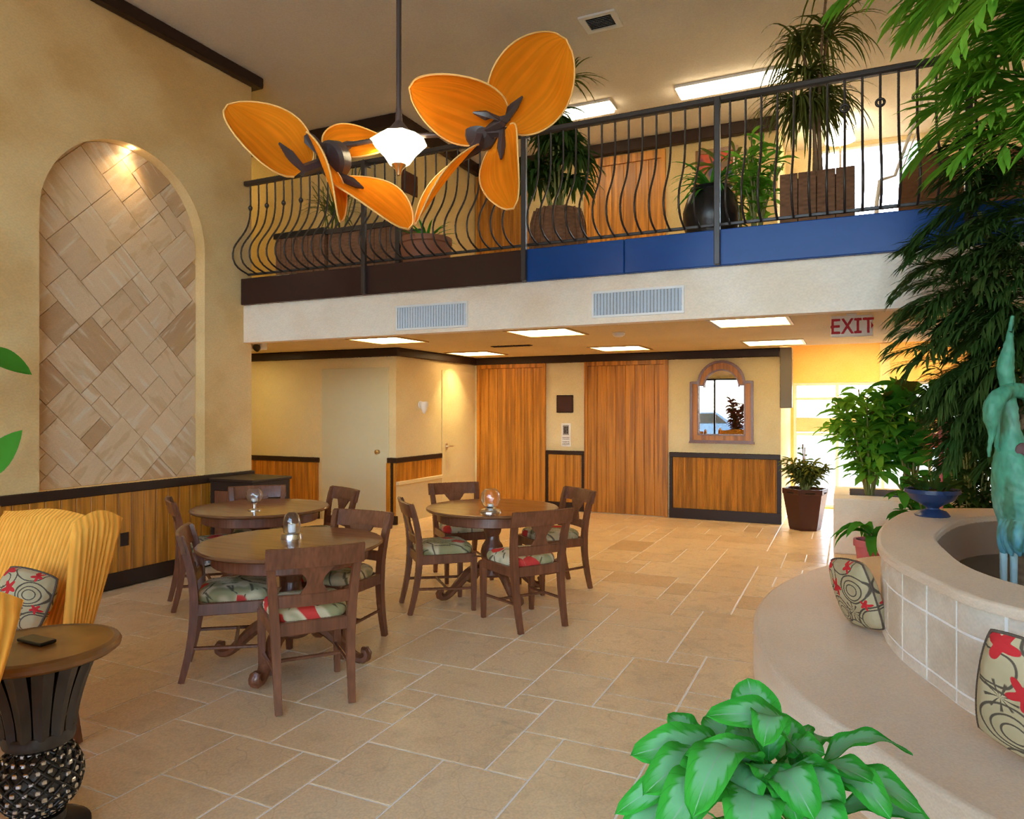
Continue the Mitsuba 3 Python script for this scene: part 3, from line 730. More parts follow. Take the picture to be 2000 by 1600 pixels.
for i, x in enumerate(xs):
    if min(abs(x - p) for p in posts) < 0.045: continue
    b = put(r + '__baluster', bal, 'mat_iron', to_world=T().translate([x, RY, 0]))
    if i % 2 == 0 and x < -4.9: put(b + '__collar', collar, 'mat_iron', to_world=T().translate([x, RY, 3.66]))
    if i % 2 == 0 and x > -0.1: put(b + '__ring', ring, 'mat_iron', to_world=T().translate([x, RY - 0.002, 3.70]))
for p in posts:
    q = put(r + '__post', box(p - 0.022, p + 0.022, YF - 0.092, YF - 0.052, 2.64, 3.90, 0.004), 'mat_iron')
    put(q + '__bracket', box(p - 0.012, p + 0.012, YF - 0.055, RY, 3.86, 3.90), 'mat_iron')


# ------------------------------------------------------------------ dining chairs and tables
def board(path, half, z0, z1, lean=0.0):
    """an upright board along a plan path of (x, y); lean moves its top in y"""
    p = np.asarray(path, float); t = np.gradient(p, axis=0); t /= np.linalg.norm(t, axis=1, keepdims=True); n = np.stack([-t[:, 1], t[:, 0]], 1)
    c = 0.006; rows = []
    for s, z in ((-1, z0), (-1, z1 - c), (-0.5, z1), (0.5, z1), (1, z1 - c), (1, z0)):
        rows.append(np.c_[p + n * half * s + np.array([0, lean * (z - z0)]), np.full(len(p), z)])
    v = np.stack(rows, 1).reshape(-1, 3); f = grid_faces(len(p), 6, True); k = len(v) - 6
    ends = np.array([[0, 1, 2], [0, 2, 3], [0, 3, 4], [0, 4, 5]])
    return v, np.vstack([f, ends[:, ::-1], ends + k])


def dome(loop, z0, h, dish=0.35, rings=7):
    """a cushion over a plan loop (counter-clockwise)"""
    lp = np.asarray(loop, float); c = lp.mean(0); v = []
    for k, (s, z) in enumerate([(0.97, 0.0), (1.0, 0.18), (1.0, 0.45), (0.96, 0.66), (0.85, 0.82), (0.6, 0.93), (0.3, 0.99), (0.02, 1.0)]):
        v.append(np.c_[c + (lp - c) * s, np.full(len(lp), z0 + h * z)])
    f = grid_faces(8, len(lp), True)
    return np.vstack(v), f


def chair_parts():
    P = []
    for s in (-1, 1):
        path = spline([(s * 0.185, -0.285, 0.0), (s * 0.190, -0.235, 0.22), (s * 0.197, -0.215, 0.44), (s * 0.212, -0.232, 0.64), (s * 0.226, -0.285, 0.835)], 14)
        P.append(('rear_leg', tube(path, np.interp(np.linspace(0, 1, 14), [0, 0.5, 1], [0.024, 0.033, 0.027]), 4), 'mat_dark_wood', 40))
    for s in (-1, 1):
        P.append(('front_leg', tube([(s * 0.212, 0.205, 0), (s * 0.212, 0.207, 0.2), (s * 0.212, 0.207, 0.42)], [0.021, 0.027, 0.031], 4), 'mat_dark_wood', 40))
    ys = np.linspace(-1, 1, 11)
    P.append(('crest_rail', board(np.c_[ys * 0.25, -0.263 - 0.028 * (1 - ys ** 2)], 0.013, 0.738, 0.845, -0.28), 'mat_dark_wood', 40))
    P.append(('lower_rail', board(np.c_[ys * 0.20, -0.212 - 0.02 * (1 - ys ** 2)], 0.011, 0.525, 0.59, -0.12), 'mat_dark_wood', 40))
    z = np.linspace(0.58, 0.75, 13); s = (z - 0.58) / 0.17
    w = np.interp(s, [0, 0.12, 0.35, 0.55, 0.8, 0.92, 1.0], [0.075, 0.066, 0.040, 0.045, 0.082, 0.095, 0.095])
    sp = Polygon(np.r_[np.c_[w, z], np.c_[-w[::-1], z[::-1]]]); m = prism(sp, -0.008, 0.008)
    v = m[0]; P.append(('splat', (np.stack([v[:, 0], -0.232 - 0.28 * (v[:, 1] - 0.58) - v[:, 2], v[:, 1]], 1), m[1]), 'mat_dark_wood', False))
    P.append(('seat_frame', cat([box(-0.215, 0.215, 0.19, 0.228, 0.375, 0.445, 0.004), box(-0.195, 0.195, -0.225, -0.195, 0.375, 0.445, 0.004)] +
              [move(box(-0.015, 0.015, -0.215, 0.205, 0.375, 0.445, 0.004), (s * 0.207, 0, 0), rz=-s * 0.035) for s in (-1, 1)]), 'mat_dark_wood', False))
    P.append(('stretcher', tube([(-0.20, 0.205, 0.17), (-0.188, -0.24, 0.19)], 0.011, 6), 'mat_dark_wood', 30))
    P.append(('stretcher', tube([(0.20, 0.205, 0.17), (0.188, -0.24, 0.19)], 0.011, 6), 'mat_dark_wood', 30))
    P.append(('stretcher', tube([(-0.195, 0.0, 0.18), (0.195, 0.0, 0.18)], 0.011, 6), 'mat_dark_wood', 30))
    a = np.linspace(0, 2 * np.pi, 41)[:-1]; sx = np.sign(np.cos(a)) * np.abs(np.cos(a)) ** 0.45; sy = np.sign(np.sin(a)) * np.abs(np.sin(a)) ** 0.45
    lp = np.c_[sx * (0.208 + 0.018 * sy), 0.005 + sy * 0.212]
    P.append(('cushion', dome(lp, 0.44, 0.085), 'mat_floral', True))
    return [(n, mikit.ply(m, smooth=s), mat) for n, m, mat, s in P]


CHAIR = chair_parts()
used = []


def chair(x, y, fx, fy, label, group):
    """a dining chair whose back stands over (x, y), facing (fx, fy)"""
    f = unit([fx, fy]); rz = math.degrees(math.atan2(f[1], f[0])) - 90
    o = np.array([x, y]) + f * 0.265
    k = thing('dining_chair', label, 'chair', group)
    for n, d, mat in CHAIR:
        put(f'{k}__{n}', d, mat, to_world=T().translate([o[0], o[1], 0.001]).rotate([0, 0, 1], rz))
    used.append((o[0], o[1], rz))


GA, GB, GC = 'chairs around the round tables', 'chairs around the round tables', 'chairs around the round tables'
chair(-2.505, 2.94, -0.775, 0.63, 'dark wooden chair with its vase-shaped back to the viewer, nearest of all the dining chairs', GA)
chair(-3.53, 3.03, 0.73, 0.68, 'dark wooden chair seen from the side at the left of the front table', GA)
chair(-3.06, 4.06, 0.0, -1.0, 'dark wooden chair facing the viewer behind the front round table', GA)
chair(-4.80, 3.98, 0.58, 0.81, 'dark wooden chair between the wainscot and the rear left table', GB)
chair(-4.92, 4.98, 0.72, -0.69, 'reddish chair behind the rear left table, in front of the dark cabinet', GB)
chair(-4.10, 5.17, -0.4, -0.9, 'chair of the rear left table nearest the white door', GB)
chair(-3.10, 4.71, 0.72, 0.69, 'dark wooden chair at the left of the right table, seen from behind its open side', GC)
chair(-3.42, 6.0, 0.72, -0.69, 'dark wooden chair at the far left of the right table, before the cream recess', GC)
chair(-2.18, 6.02, -0.62, -0.78, 'dark wooden chair at the far right of the right table, before the lift doors', GC)
chair(-1.95, 4.66, -0.83, 0.56, 'dark wooden chair at the near right of the right table, back turned to the viewer', GC)


def table_parts():
    P = [('tabletop', lathe([(0.50, 0.712), (0.535, 0.714), (0.55, 0.724), (0.552, 0.732), (0.545, 0.7395), (0.53, 0.741), (0.3, 0.741), (0.01, 0.741)], 64), 'mat_table_top', 35),
         ('apron', lathe([(0.440, 0.632), (0.452, 0.630), (0.460, 0.636), (0.460, 0.713), (0.44, 0.713)], 64), 'mat_dark_wood', 35),
         ('pedestal', lathe([(0.10, 0.17), (0.115, 0.19), (0.115, 0.23), (0.075, 0.26), (0.07, 0.28), (0.095, 0.32), (0.10, 0.37), (0.085, 0.42), (0.06, 0.46), (0.055, 0.50), (0.07, 0.53), (0.075, 0.56), (0.06, 0.58), (0.12, 0.615), (0.20, 0.640), (0.20, 0.655)], 28), 'mat_dark_wood', 30)]
    for k in range(4):
        p = spline([(0.07, 0, 0.215), (0.16, 0, 0.235), (0.28, 0, 0.16), (0.37, 0, 0.075), (0.43, 0, 0.042), (0.475, 0, 0.055), (0.475, 0, 0.085), (0.445, 0, 0.09)], 26)
        m = tube(p, np.interp(np.linspace(0, 1, 26), [0, 0.3, 0.75, 0.9, 1], [0.055, 0.05, 0.036, 0.036, 0.026]), 8, flat=0.8)
        P.append(('foot', move(m, rz=math.radians(18 + 90 * k)), 'mat_dark_wood', 40))
    return [(n, mikit.ply(m, smooth=s), mat) for n, m, mat, s in P]


TABLE = table_parts()
for x, y, rz, nm in ((-3.087, 3.408, 0, 'round dark wooden pedestal table in front, nearest the viewer'), (-4.423, 4.519, 20, 'round wooden pedestal table at the rear left beside the wainscot'), (-2.679, 5.336, 35, 'round wooden pedestal table at the right, before the lift doors')):
    k = thing('round_table', nm, 'table', 'round pedestal tables')
    for n, d, mat in TABLE: put(f'{k}__{n}', d, mat, to_world=T().translate([x, y, 0.001]).rotate([0, 0, 1], rz))


def glass_shell(outer, th=0.004):
    o = np.asarray(outer, float); i = o[::-1].copy(); i[:, 0] = np.maximum(i[:, 0] - th, 0.0005); i[:, 1] = np.clip(i[:, 1], o[0, 1] + th, o[-1, 1] - th * (o[-1, 0] < 0.01))
    return lathe(np.r_[o, i], 28)


def holder(x, y, label, globe, base, z=0.7425, candle=0.03):
    k = thing('candle_holder', label, 'candle holder', 'glass candle holders on the round tables')
    put(k + '__base', lathe(base, 28, (x, y, z)), 'mat_silver', 30)
    put(k + '__globe', move(glass_shell(globe), (x, y, z)), 'mat_glass', 40)
    zb = globe[0][1] + 0.006
    put(k + '__candle', lathe([(0.022, zb), (0.024, zb + 0.004), (0.024, zb + candle), (0.018, zb + candle + 0.003), (0.001, zb + candle + 0.003)], 16, (x, y, z)), 'mat_white', 30)


a = at(570, 1052, Z=0.7425)
holder(a[0], a[1], 'domed glass candle holder on the front round table', [(0.03, 0.034), (0.050, 0.04), (0.055, 0.07), (0.054, 0.11), (0.045, 0.145), (0.025, 0.163), (0.001, 0.168)], [(0.066, 0.0), (0.066, 0.006), (0.06, 0.03), (0.03, 0.034)], candle=0.05)
a = at(497, 997, Z=0.7425)
holder(a[0], a[1], 'stemmed glass globe candle holder on the rear left table', [(0.018, 0.06), (0.05, 0.075), (0.066, 0.11), (0.06, 0.15), (0.04, 0.172), (0.033, 0.176)], [(0.05, 0.0), (0.05, 0.006), (0.014, 0.018), (0.012, 0.045), (0.022, 0.06)])
a = at(958, 1000, Z=0.7425)
holder(a[0], a[1], 'round silver-tinted glass candle holder on the right table', [(0.03, 0.03), (0.060, 0.05), (0.080, 0.10), (0.072, 0.15), (0.05, 0.178), (0.04, 0.182)], [(0.085, 0.0), (0.085, 0.008), (0.075, 0.02), (0.04, 0.03)])

# ------------------------------------------------------------------ wing chairs, side table, cabinet
def pad(cfn, nfn, half, ns, nt, ribs=0, amp=0.005, edge=6.0):
    """a closed upholstered pad around a middle surface: cfn(s, t) -> points, nfn -> unit normals; ribs run along t"""
    s, t = np.meshgrid(np.linspace(0, 1, ns), np.linspace(0, 1, nt), indexing='ij'); s, t = s.ravel(), t.ravel()
    c, n = cfn(s, t), nfn(s, t)
    e = np.sqrt(np.clip(1 - np.abs(2 * s - 1) ** edge, 0, 1)) * np.sqrt(np.clip(1 - np.abs(2 * t - 1) ** edge, 0, 1))
    wob = 0.15 * np.sin(t * 7 + s * 20)
    rb = (0.5 + 0.5 * np.cos(2 * np.pi * (ribs * s + wob))) if ribs else np.ones_like(s) * 0.7
    a = c + n * (half * e + amp * rb * e)[:, None]; b = c - n * (half * e + amp * rb * e)[:, None]
    f = grid_faces(ns, nt); N = len(s)
    i = np.arange(ns) * nt; rim = np.r_[i, (ns - 1) * nt + np.arange(1, nt), i[::-1][1:] + nt - 1, np.arange(1, nt - 1)[::-1]]
    q = np.roll(rim, -1); side = np.vstack([np.stack([rim, q, q + N], 1), np.stack([rim, q + N, rim + N], 1)])
    return (np.vstack([a, b]), np.vstack([f, f[:, ::-1] + N, side[:, ::-1]])), np.tile(np.stack([s, rb], 1), (2, 1))


def wing_chair(x, y, rz, label):
    """faces -y; (x, y) is the middle of the bottom of its back"""
    W = 0.50; k = thing('wing_armchair', label, 'armchair', None)
    place = dict(to_world=T().translate([x, y, 0]).rotate([0, 0, 1], rz))
    vec = lambda s, v: np.tile(unit(v), (len(s), 1))
    top = lambda q: 1.0 + 0.035 * np.cos(q * np.pi * 1.0) ** 2
    m, uv = pad(lambda s, t: np.stack([(s - 0.5) * 2 * (W - 0.05), 0.02 + 0.24 * t, 0.34 + t * (top(s - 0.5) - 0.34)], 1), lambda s, t: vec(s, (0, -0.93, 0.33)), 0.045, 180, 16, 30)
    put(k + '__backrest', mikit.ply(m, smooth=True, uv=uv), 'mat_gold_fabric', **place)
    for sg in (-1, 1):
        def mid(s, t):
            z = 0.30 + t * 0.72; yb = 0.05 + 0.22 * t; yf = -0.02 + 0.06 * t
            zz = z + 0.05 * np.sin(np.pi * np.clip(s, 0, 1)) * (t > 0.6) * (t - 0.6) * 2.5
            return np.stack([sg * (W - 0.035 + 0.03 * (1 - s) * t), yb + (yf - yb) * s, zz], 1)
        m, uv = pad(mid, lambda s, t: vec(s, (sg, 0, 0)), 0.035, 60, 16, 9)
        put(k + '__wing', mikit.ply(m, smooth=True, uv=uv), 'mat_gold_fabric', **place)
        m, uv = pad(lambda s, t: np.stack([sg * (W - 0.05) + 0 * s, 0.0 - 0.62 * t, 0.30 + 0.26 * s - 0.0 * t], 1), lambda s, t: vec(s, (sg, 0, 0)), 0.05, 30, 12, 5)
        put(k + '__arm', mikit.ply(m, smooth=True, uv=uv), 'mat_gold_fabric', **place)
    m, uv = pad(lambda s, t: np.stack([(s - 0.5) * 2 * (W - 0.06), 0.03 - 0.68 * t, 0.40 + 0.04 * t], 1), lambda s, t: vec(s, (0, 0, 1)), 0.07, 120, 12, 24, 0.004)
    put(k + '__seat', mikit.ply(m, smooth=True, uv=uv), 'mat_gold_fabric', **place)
    put(k + '__seat_frame', mikit.ply(box(-W + 0.02, W - 0.02, -0.62, 0.06, 0.24, 0.34, 0.03), uv=None), 'mat_gold_fabric', **place)
    for sx in (-1, 1):
        for yb, yt in ((0.055, 0.02), (-0.6, -0.58)):
            put(k + '__leg', mikit.ply(tube([(sx * (W - 0.03), yb, 0.001), (sx * (W - 0.06), yt, 0.27)], [0.026, 0.038], 4), smooth=40), 'mat_dark_wood', **place)


wing_chair(-3.71, 2.10, 0, 'golden ribbed wing armchair in the left corner with a floral cushion')
wing_chair(-2.57, 0.96, 0, 'golden wing armchair cut off by the left edge, nearest the viewer')


def pillow(w, h, th, n=22):
    s, t = np.meshgrid(np.linspace(-1, 1, n), np.linspace(-1, 1, n), indexing='ij'); s, t = s.ravel(), t.ravel()
    e = ((1 - s ** 2) * (1 - t ** 2)) ** 0.4; pin = 1 - 0.07 * (1 - (s * t) ** 2) * (np.maximum(abs(s), abs(t)) ** 4)
    q = 1 - 0.16 * (s * t) ** 2; x, z = s * w / 2 * pin * q, t * h / 2 * pin * q
    a = np.stack([x, -th / 2 * e, z], 1); b = np.stack([x, th / 2 * e, z], 1); f = grid_faces(n, n)
    uv = np.stack([(s + 1) / 2, (t + 1) / 2], 1)
    i = np.arange(n) * n; rim = np.r_[i, (n - 1) * n + np.arange(1, n), i[::-1][1:] + n - 1, np.arange(1, n - 1)[::-1]]
    return (np.vstack([a, b]), np.vstack([f, f[:, ::-1] + n * n])), np.vstack([uv, uv]), a[rim]


def throw_pillow(c, w, h, th, rz, tilt, label, spin=0.0, mat='mat_pillow'):
    m, uv, rim = pillow(w, h, th); k = thing('throw_pillow', label, 'pillow', None)
    tr = dict(to_world=T().translate(list(map(float, c))).rotate([0, 0, 1], rz).rotate([1, 0, 0], tilt).rotate([0, 1, 0], spin))
    put(k + '__cover', mikit.ply(m, smooth=True, uv=uv), mat, **tr)
    put(k + '__piping', mikit.ply(tube(np.vstack([rim, rim[:2]]), 0.006, 5), smooth=True), 'mat_piping', **tr)


throw_pillow((-3.43, 2.03, 0.68), 0.34, 0.28, 0.12, 10, -20, 'cream floral cushion with red blooms on the golden wing armchair', 8)

# pineapple pedestal side table
k = thing('side_table', 'round side table on a carved black pineapple pedestal, before the golden armchair', 'table')
tx, ty = -2.657, 1.627
place = dict(to_world=T().translate([tx, ty, 0]))
put(k + '__tabletop', mikit.ply(lathe([(0.20, 0.655), (0.245, 0.66), (0.262, 0.672), (0.265, 0.685), (0.258, 0.697), (0.24, 0.702), (0.232, 0.698), (0.01, 0.698)], 56), smooth=35), 'mat_gilt_wood', **place)
put(k + '__base', mikit.ply(lathe([(0.15, 0.001), (0.165, 0.008), (0.165, 0.03), (0.13, 0.05), (0.09, 0.065), (0.085, 0.09)], 40), smooth=35), 'mat_black', **place)
cz, rr = 0.222, 0.138
ball = put(k + '__pineapple', mikit.ply(lathe([(rr * 0.97 * math.cos(a), cz + rr * math.sin(a)) for a in np.linspace(-1.3, 1.25, 24)], 40), smooth=True), 'mat_lacquer', **place)
for sg in (-1, 1):
    for j in range(14):
        a = np.linspace(-1.2, 1.15, 22); th = sg * (a * 1.15) + j * 2 * np.pi / 14
        p = np.stack([rr * np.cos(a) * np.cos(th), rr * np.cos(a) * np.sin(th), cz + rr * np.sin(a) * 1.01], 1)
        put(ball + '__lattice_strip', mikit.ply(tube(p, 0.0075, 5), smooth=True), 'mat_black', **place)
studs = []
for j in range(22):
    for i, a in enumerate(np.linspace(-0.95, 0.9, 9)):
        th = (j + 0.5 * (i % 2)) * 2 * np.pi / 22
        studs.append(move(box(-0.007, 0.006, -0.009, 0.009, -0.008, 0.008, 0.003), (rr * math.cos(a) * math.cos(th), rr * math.cos(a) * math.sin(th), cz + rr * math.sin(a)), rz=th))
q = put(ball + '__studs', mikit.ply(cat(studs)), 'mat_silver', **place); labels[q] = {'kind': 'stuff', 'label': 'pale studs between the lattice strips'}
put(k + '__band', mikit.ply(lathe([(0.085, 0.345), (0.112, 0.35), (0.118, 0.37), (0.112, 0.395), (0.095, 0.40)], 32), smooth=35), 'mat_lacquer', **place)
put(k + '__core', mikit.ply(lathe([(0.07, 0.39), (0.075, 0.5), (0.13, 0.655)], 20), smooth=30), 'mat_black', **place)
for j in range(13):
    th = j * 2 * math.pi / 13; s = np.linspace(0, 1, 8)
    rad = 0.105 + 0.075 * s ** 1.6; z = 0.385 + 0.275 * s; w = 0.022 + 0.014 * s
    L = np.stack([rad, -w, z], 1); M = np.stack([rad + 0.014, 0 * w, z], 1); Rr = np.stack([rad, w, z], 1); Bk = np.stack([rad - 0.008, 0 * w, z], 1)
    v = np.stack([L, M, Rr, Bk], 1).reshape(-1, 3)
    put(k + '__carved_leaf', mikit.ply(move((v, grid_faces(8, 4, True)), rz=th), smooth=False), 'mat_lacquer', **place)
solo('remote_tray', box(tx - 0.10, tx + 0.04, ty - 0.02, ty + 0.04, 0.70, 0.712, 0.004), 'mat_black', 'small flat black tray on the pineapple side table', 'tray')

# dark cabinet in the corner behind the rear left table
k = thing('cabinet', 'dark cabinet against the left wall behind the rear left table', 'cabinet')
put(k + '__top', box(-5.70, -5.12, 5.12, 5.66, 0.845, 0.875, 0.008), 'mat_trim')
put(k + '__body', cat([box(-5.69, -5.64, 5.14, 5.64, 0.06, 0.845), box(-5.19, -5.14, 5.14, 5.64, 0.06, 0.845), box(-5.64, -5.19, 5.60, 5.64, 0.06, 0.845), box(-5.64, -5.19, 5.16, 5.60, 0.06, 0.10), box(-5.64, -5.19, 5.14, 5.17, 0.76, 0.845)]), 'mat_trim')
for a, b in ((-5.635, -5.418), (-5.412, -5.195)):
    d = put(k + '__door', box(a, b, 5.135, 5.155, 0.105, 0.755, 0.004), 'mat_dark_wood'); put(d + '__knob', lathe([(0.001, -0.012), (0.012, -0.01), (0.008, 0), (0.008, 0.006)], 10, ((a + b) / 2 + (0.07 if a < -5.5 else -0.07), 5.128, 0.5)), 'mat_brass')
for x in (-5.67, -5.16):
    for y in (5.16, 5.62): put(k + '__foot', box(x - 0.02, x + 0.02, y - 0.02, y + 0.02, 0.001, 0.06), 'mat_trim')
solo('power_outlet', cat([box(XL + 0.016, XL + 0.024, 4.19, 4.27, 0.36, 0.475, 0.003), box(XL + 0.023, XL + 0.027, 4.212, 4.248, 0.385, 0.41), box(XL + 0.023, XL + 0.027, 4.212, 4.248, 0.425, 0.45)]), 'mat_trim', 'dark power outlet on the left wainscot boards', 'outlet')
k = thing('wall_outlet', 'pale outlet plate low on the left baseboard behind the front table', 'outlet')
put(k + '__plate', box(XL + 0.035, XL + 0.042, 5.03, 5.16, 0.02, 0.10, 0.003), 'mat_white')
for y in (5.06, 5.11): put(k + '__socket', box(XL + 0.041, XL + 0.044, y, y + 0.025, 0.04, 0.08), 'mat_grey')

# ------------------------------------------------------------------ fittings on the walls
k = thing('wall_mirror', 'arched mirror in a brown wooden frame above the reeded wainscot', 'mirror')
mx, my0 = -1.595, 1.11
ang = np.linspace(0, math.pi, 25)


def mirror_outline(hw, r, z0, zs, shoulder):
    return Polygon([(mx - hw, z0), (mx + hw, z0), (mx + hw, zs), (mx + hw - shoulder, zs)] + [(mx + r * math.cos(a), zs - 0.02 + r * math.sin(a)) for a in ang] + [(mx - hw + shoulder, zs), (mx - hw, zs)])


out_p, in_p = mirror_outline(0.415, 0.31, 1.10, 1.93, 0.10), mirror_outline(0.31, 0.235, 1.20, 1.885, 0.07)
put(k + '__frame', to_y(prism(out_p.difference(in_p), 0, 0.045), YB - 0.001), 'mat_wood', uv=None)
put(k + '__frame_bead', cat([to_y(prism(in_p.buffer(0.012).difference(in_p.buffer(-0.006)), 0.04, 0.055), YB), to_y(prism(out_p.buffer(0.015).difference(out_p.buffer(-0.02)), 0.035, 0.055), YB), to_y(prism(sbox(mx - 0.44, 1.075, mx + 0.44, 1.105), 0, 0.06), YB - 0.001)]), 'mat_dark_wood')
put(k + '__glass', to_y(prism(in_p.buffer(0.004), 0.008, 0.014), YB), 'mat_mirror', label='reflecting mirror glass')
m = to_y(prism(out_p.difference(in_p), 0, 0.045), YB - 0.001); scene[k + '__frame'].update(mikit.ply(m, 'mat_wood', uv=stone_uv(m, 0.7)))

k = thing('wall_plaque', 'square dark brown plaque on the cream wall between the lift doors', 'plaque')
put(k + '__board', box(-4.06, -3.79, YB - 0.02, YB - 0.001, 1.50, 1.77, 0.006), 'mat_trim')
put(k + '__panel', box(-4.04, -3.81, YB - 0.024, YB - 0.019, 1.52, 1.75, 0.003), 'mat_pot_brown')
k = thing('call_panel', 'lift call panel with a notice under it, between the lift doors', 'control panel')
put(k + '__plate', box(-3.985, -3.83, YB - 0.010, YB - 0.001, 0.98, 1.34, 0.003), 'mat_white')
put(k + '__button_plate', box(-3.955, -3.86, YB - 0.014, YB - 0.009, 1.16, 1.31, 0.003), 'mat_grey')
for x in (-3.94, -3.915, -3.89): put(k + '__switch', box(x, x + 0.014, YB - 0.020, YB - 0.013, 1.18, 1.29, 0.002), 'mat_trim')
for z in (1.12, 1.095, 1.06, 1.035, 1.01): put(k + '__printed_line', box(-3.965, -3.85, YB - 0.0115, YB - 0.0095, z - 0.006, z + 0.006), 'mat_grey')
# sconce on the recess wall
k = thing('wall_sconce', 'small white shell wall sconce on the lobby recess wall', 'wall lamp')
put(k + '__backplate', move(lathe([(0.04, 0), (0.055, 0.006), (0.05, 0.016), (0.001, 0.018)], 20), (XREC + 0.001, 8.64, 1.62), ry=math.pi / 2), 'mat_white', 30)
put(k + '__shell', move(lathe([(0.001, -0.11), (0.02, -0.10), (0.045, -0.05), (0.06, 0.02), (0.055, 0.06), (0.05, 0.06), (0.052, 0.02), (0.03, -0.06)], 20), (XREC + 0.075, 8.64, 1.60)), 'mat_white', 30)
put(k + '__arm', tube([(XREC + 0.01, 8.64, 1.62), (XREC + 0.05, 8.64, 1.62), (XREC + 0.07, 8.64, 1.56)], 0.008), 'mat_silver', True)
# emergency light at the end of the left wall
k = thing('emergency_light', 'twin-headed emergency light below the balcony fascia beside the left wall', 'emergency light')
ex, ey, ez = -6.02, 6.1, 2.265
put(k + '__case', box(ex - 0.14, ex + 0.10, ey - 0.05, ey + 0.05, ez - 0.045, ez + 0.06, 0.01), 'mat_white')
put(k + '__mount', box(ex - 0.03, ex + 0.03, ey - 0.03, ey + 0.03, ez + 0.05, HL), 'mat_white')
for dx in (-0.09, 0.06): put(k + '__lamp_head', move(lathe([(0.02, 0), (0.04, 0.03), (0.045, 0.05), (0.04, 0.052), (0.001, 0.045)], 16), (ex + dx, ey - 0.045, ez - 0.01), rx=math.pi / 2 + 0.5), 'mat_black', 30)
# exit sign
k = thing('exit_sign', 'white exit sign with red letters hanging from the low ceiling near the palms', 'sign')
sx, sy, sz = 0.02, 6.85, 2.18
put(k + '__panel', box(sx - 0.155, sx + 0.175, sy, sy + 0.03, sz, sz + 0.185, 0.006), 'mat_white')
put(k + '__mount', box(sx - 0.03, sx + 0.05, sy + 0.005, sy + 0.025, sz + 0.18, HL), 'mat_white')
tm = meshkit.text_mesh('EXIT', 0.125, 0.003, bold=True); tv = np.array(tm.vertices); tw = tv[:, 0].max()
put(k + '__lettering', (np.stack([sx + 0.01 - tw / 2 * 0.85 + tv[:, 0] * 0.85, sy - tv[:, 2], sz + 0.03 + tv[:, 1]], 1), np.array(tm.faces)), 'mat_red', label='red EXIT letters')
for s, c in ((-1, sx - 0.14), (1, sx + 0.16)):
    put(k + '__arrow', (np.array([[c, sy - 0.002, sz + 0.06], [c, sy - 0.002, sz + 0.12], [c + s * 0.02, sy - 0.002, sz + 0.09], [c, sy - 0.0005, sz + 0.06], [c, sy - 0.0005, sz + 0.12], [c + s * 0.02, sy - 0.0005, sz + 0.09]]), np.array([[0, 1, 2], [3, 5, 4], [0, 3, 1], [1, 3, 4], [1, 4, 2], [2, 4, 5], [2, 5, 0], [0, 5, 3]])), 'mat_red')
solo('wall_bracket_box', cat([box(XE, XE + 0.15, YB - 0.14, YB + 0.06, 1.57, 2.375, 0.008), box(XE - 0.015, XE + 0.0, YB - 0.07, YB, 2.25, 2.33)]), 'mat_box_grey', 'tall grey metal box mounted at the end of the mirror wall', 'metal box')

# ------------------------------------------------------------------ ceiling fan with palm-leaf blades
k = FAN = thing('ceiling_fan', 'twin-headed ceiling fan with orange palm-leaf blades and a glowing lamp', 'ceiling fan')
FT = 4.0
hub = at(779, 262, t=FT)
put(k + '__downrod', tube([hub + [0, 0, 0.08], [hub[0], hub[1], HC]], 0.014, 10), 'mat_fan_metal', True)
put(k + '__ceiling_cap', lathe([(0.02, -0.10), (0.06, -0.06), (0.075, -0.001)], 20, (hub[0], hub[1], HC)), 'mat_fan_metal', 30)
put(k + '__cap', lathe([(0.085, -0.01), (0.075, 0.005), (0.04, 0.045), (0.02, 0.07), (0.016, 0.14)], 24, hub), 'mat_fan_metal', 30)
shade = lathe([(0.050, -0.172), (0.060, -0.165), (0.095, -0.115), (0.158, -0.050), (0.160, -0.044), (0.105, -0.004), (0.09, 0.0)], 8, hub)
put(k + '__lamp_shade', shade, 'mat_lamp', False, **emit(WHT * np.array([1, 0.95, 0.8]) * 5.0 * LAMP))
put(k + '__finial', lathe([(0.001, -0.235), (0.012, -0.23), (0.02, -0.20), (0.034, -0.185), (0.045, -0.166)], 16, hub), 'mat_brass', 30)
mL, mR = at(648, 312, t=3.85), at(940, 258, t=3.95)
eL, eR = at(652, 288, t=3.9), at(925, 262, t=3.97)
for e in (eL, eR): put(k + '__arm', tube([hub + unit(e - hub) * 0.07 + [0, 0, -0.01], e], 0.014, 8), 'mat_fan_metal', True)
for e, mm, ax in ((eL, mL, at(560, 318, t=3.6) - mL), (eR, mR, at(940, 300, t=3.3) - mR)):
    put(k + '__knuckle', move((np.array(trimesh.creation.icosphere(2, 0.035).vertices), np.array(trimesh.creation.icosphere(2).faces)), e), 'mat_fan_metal', True)
    ax = unit(ax); b = tube([mm - ax * 0.06, mm - ax * 0.05, mm + ax * 0.01, mm + ax * 0.03, mm + ax * 0.045], [0.05, 0.095, 0.10, 0.085, 0.03], 20)
    put(k + '__motor', b, 'mat_fan_metal', 35)


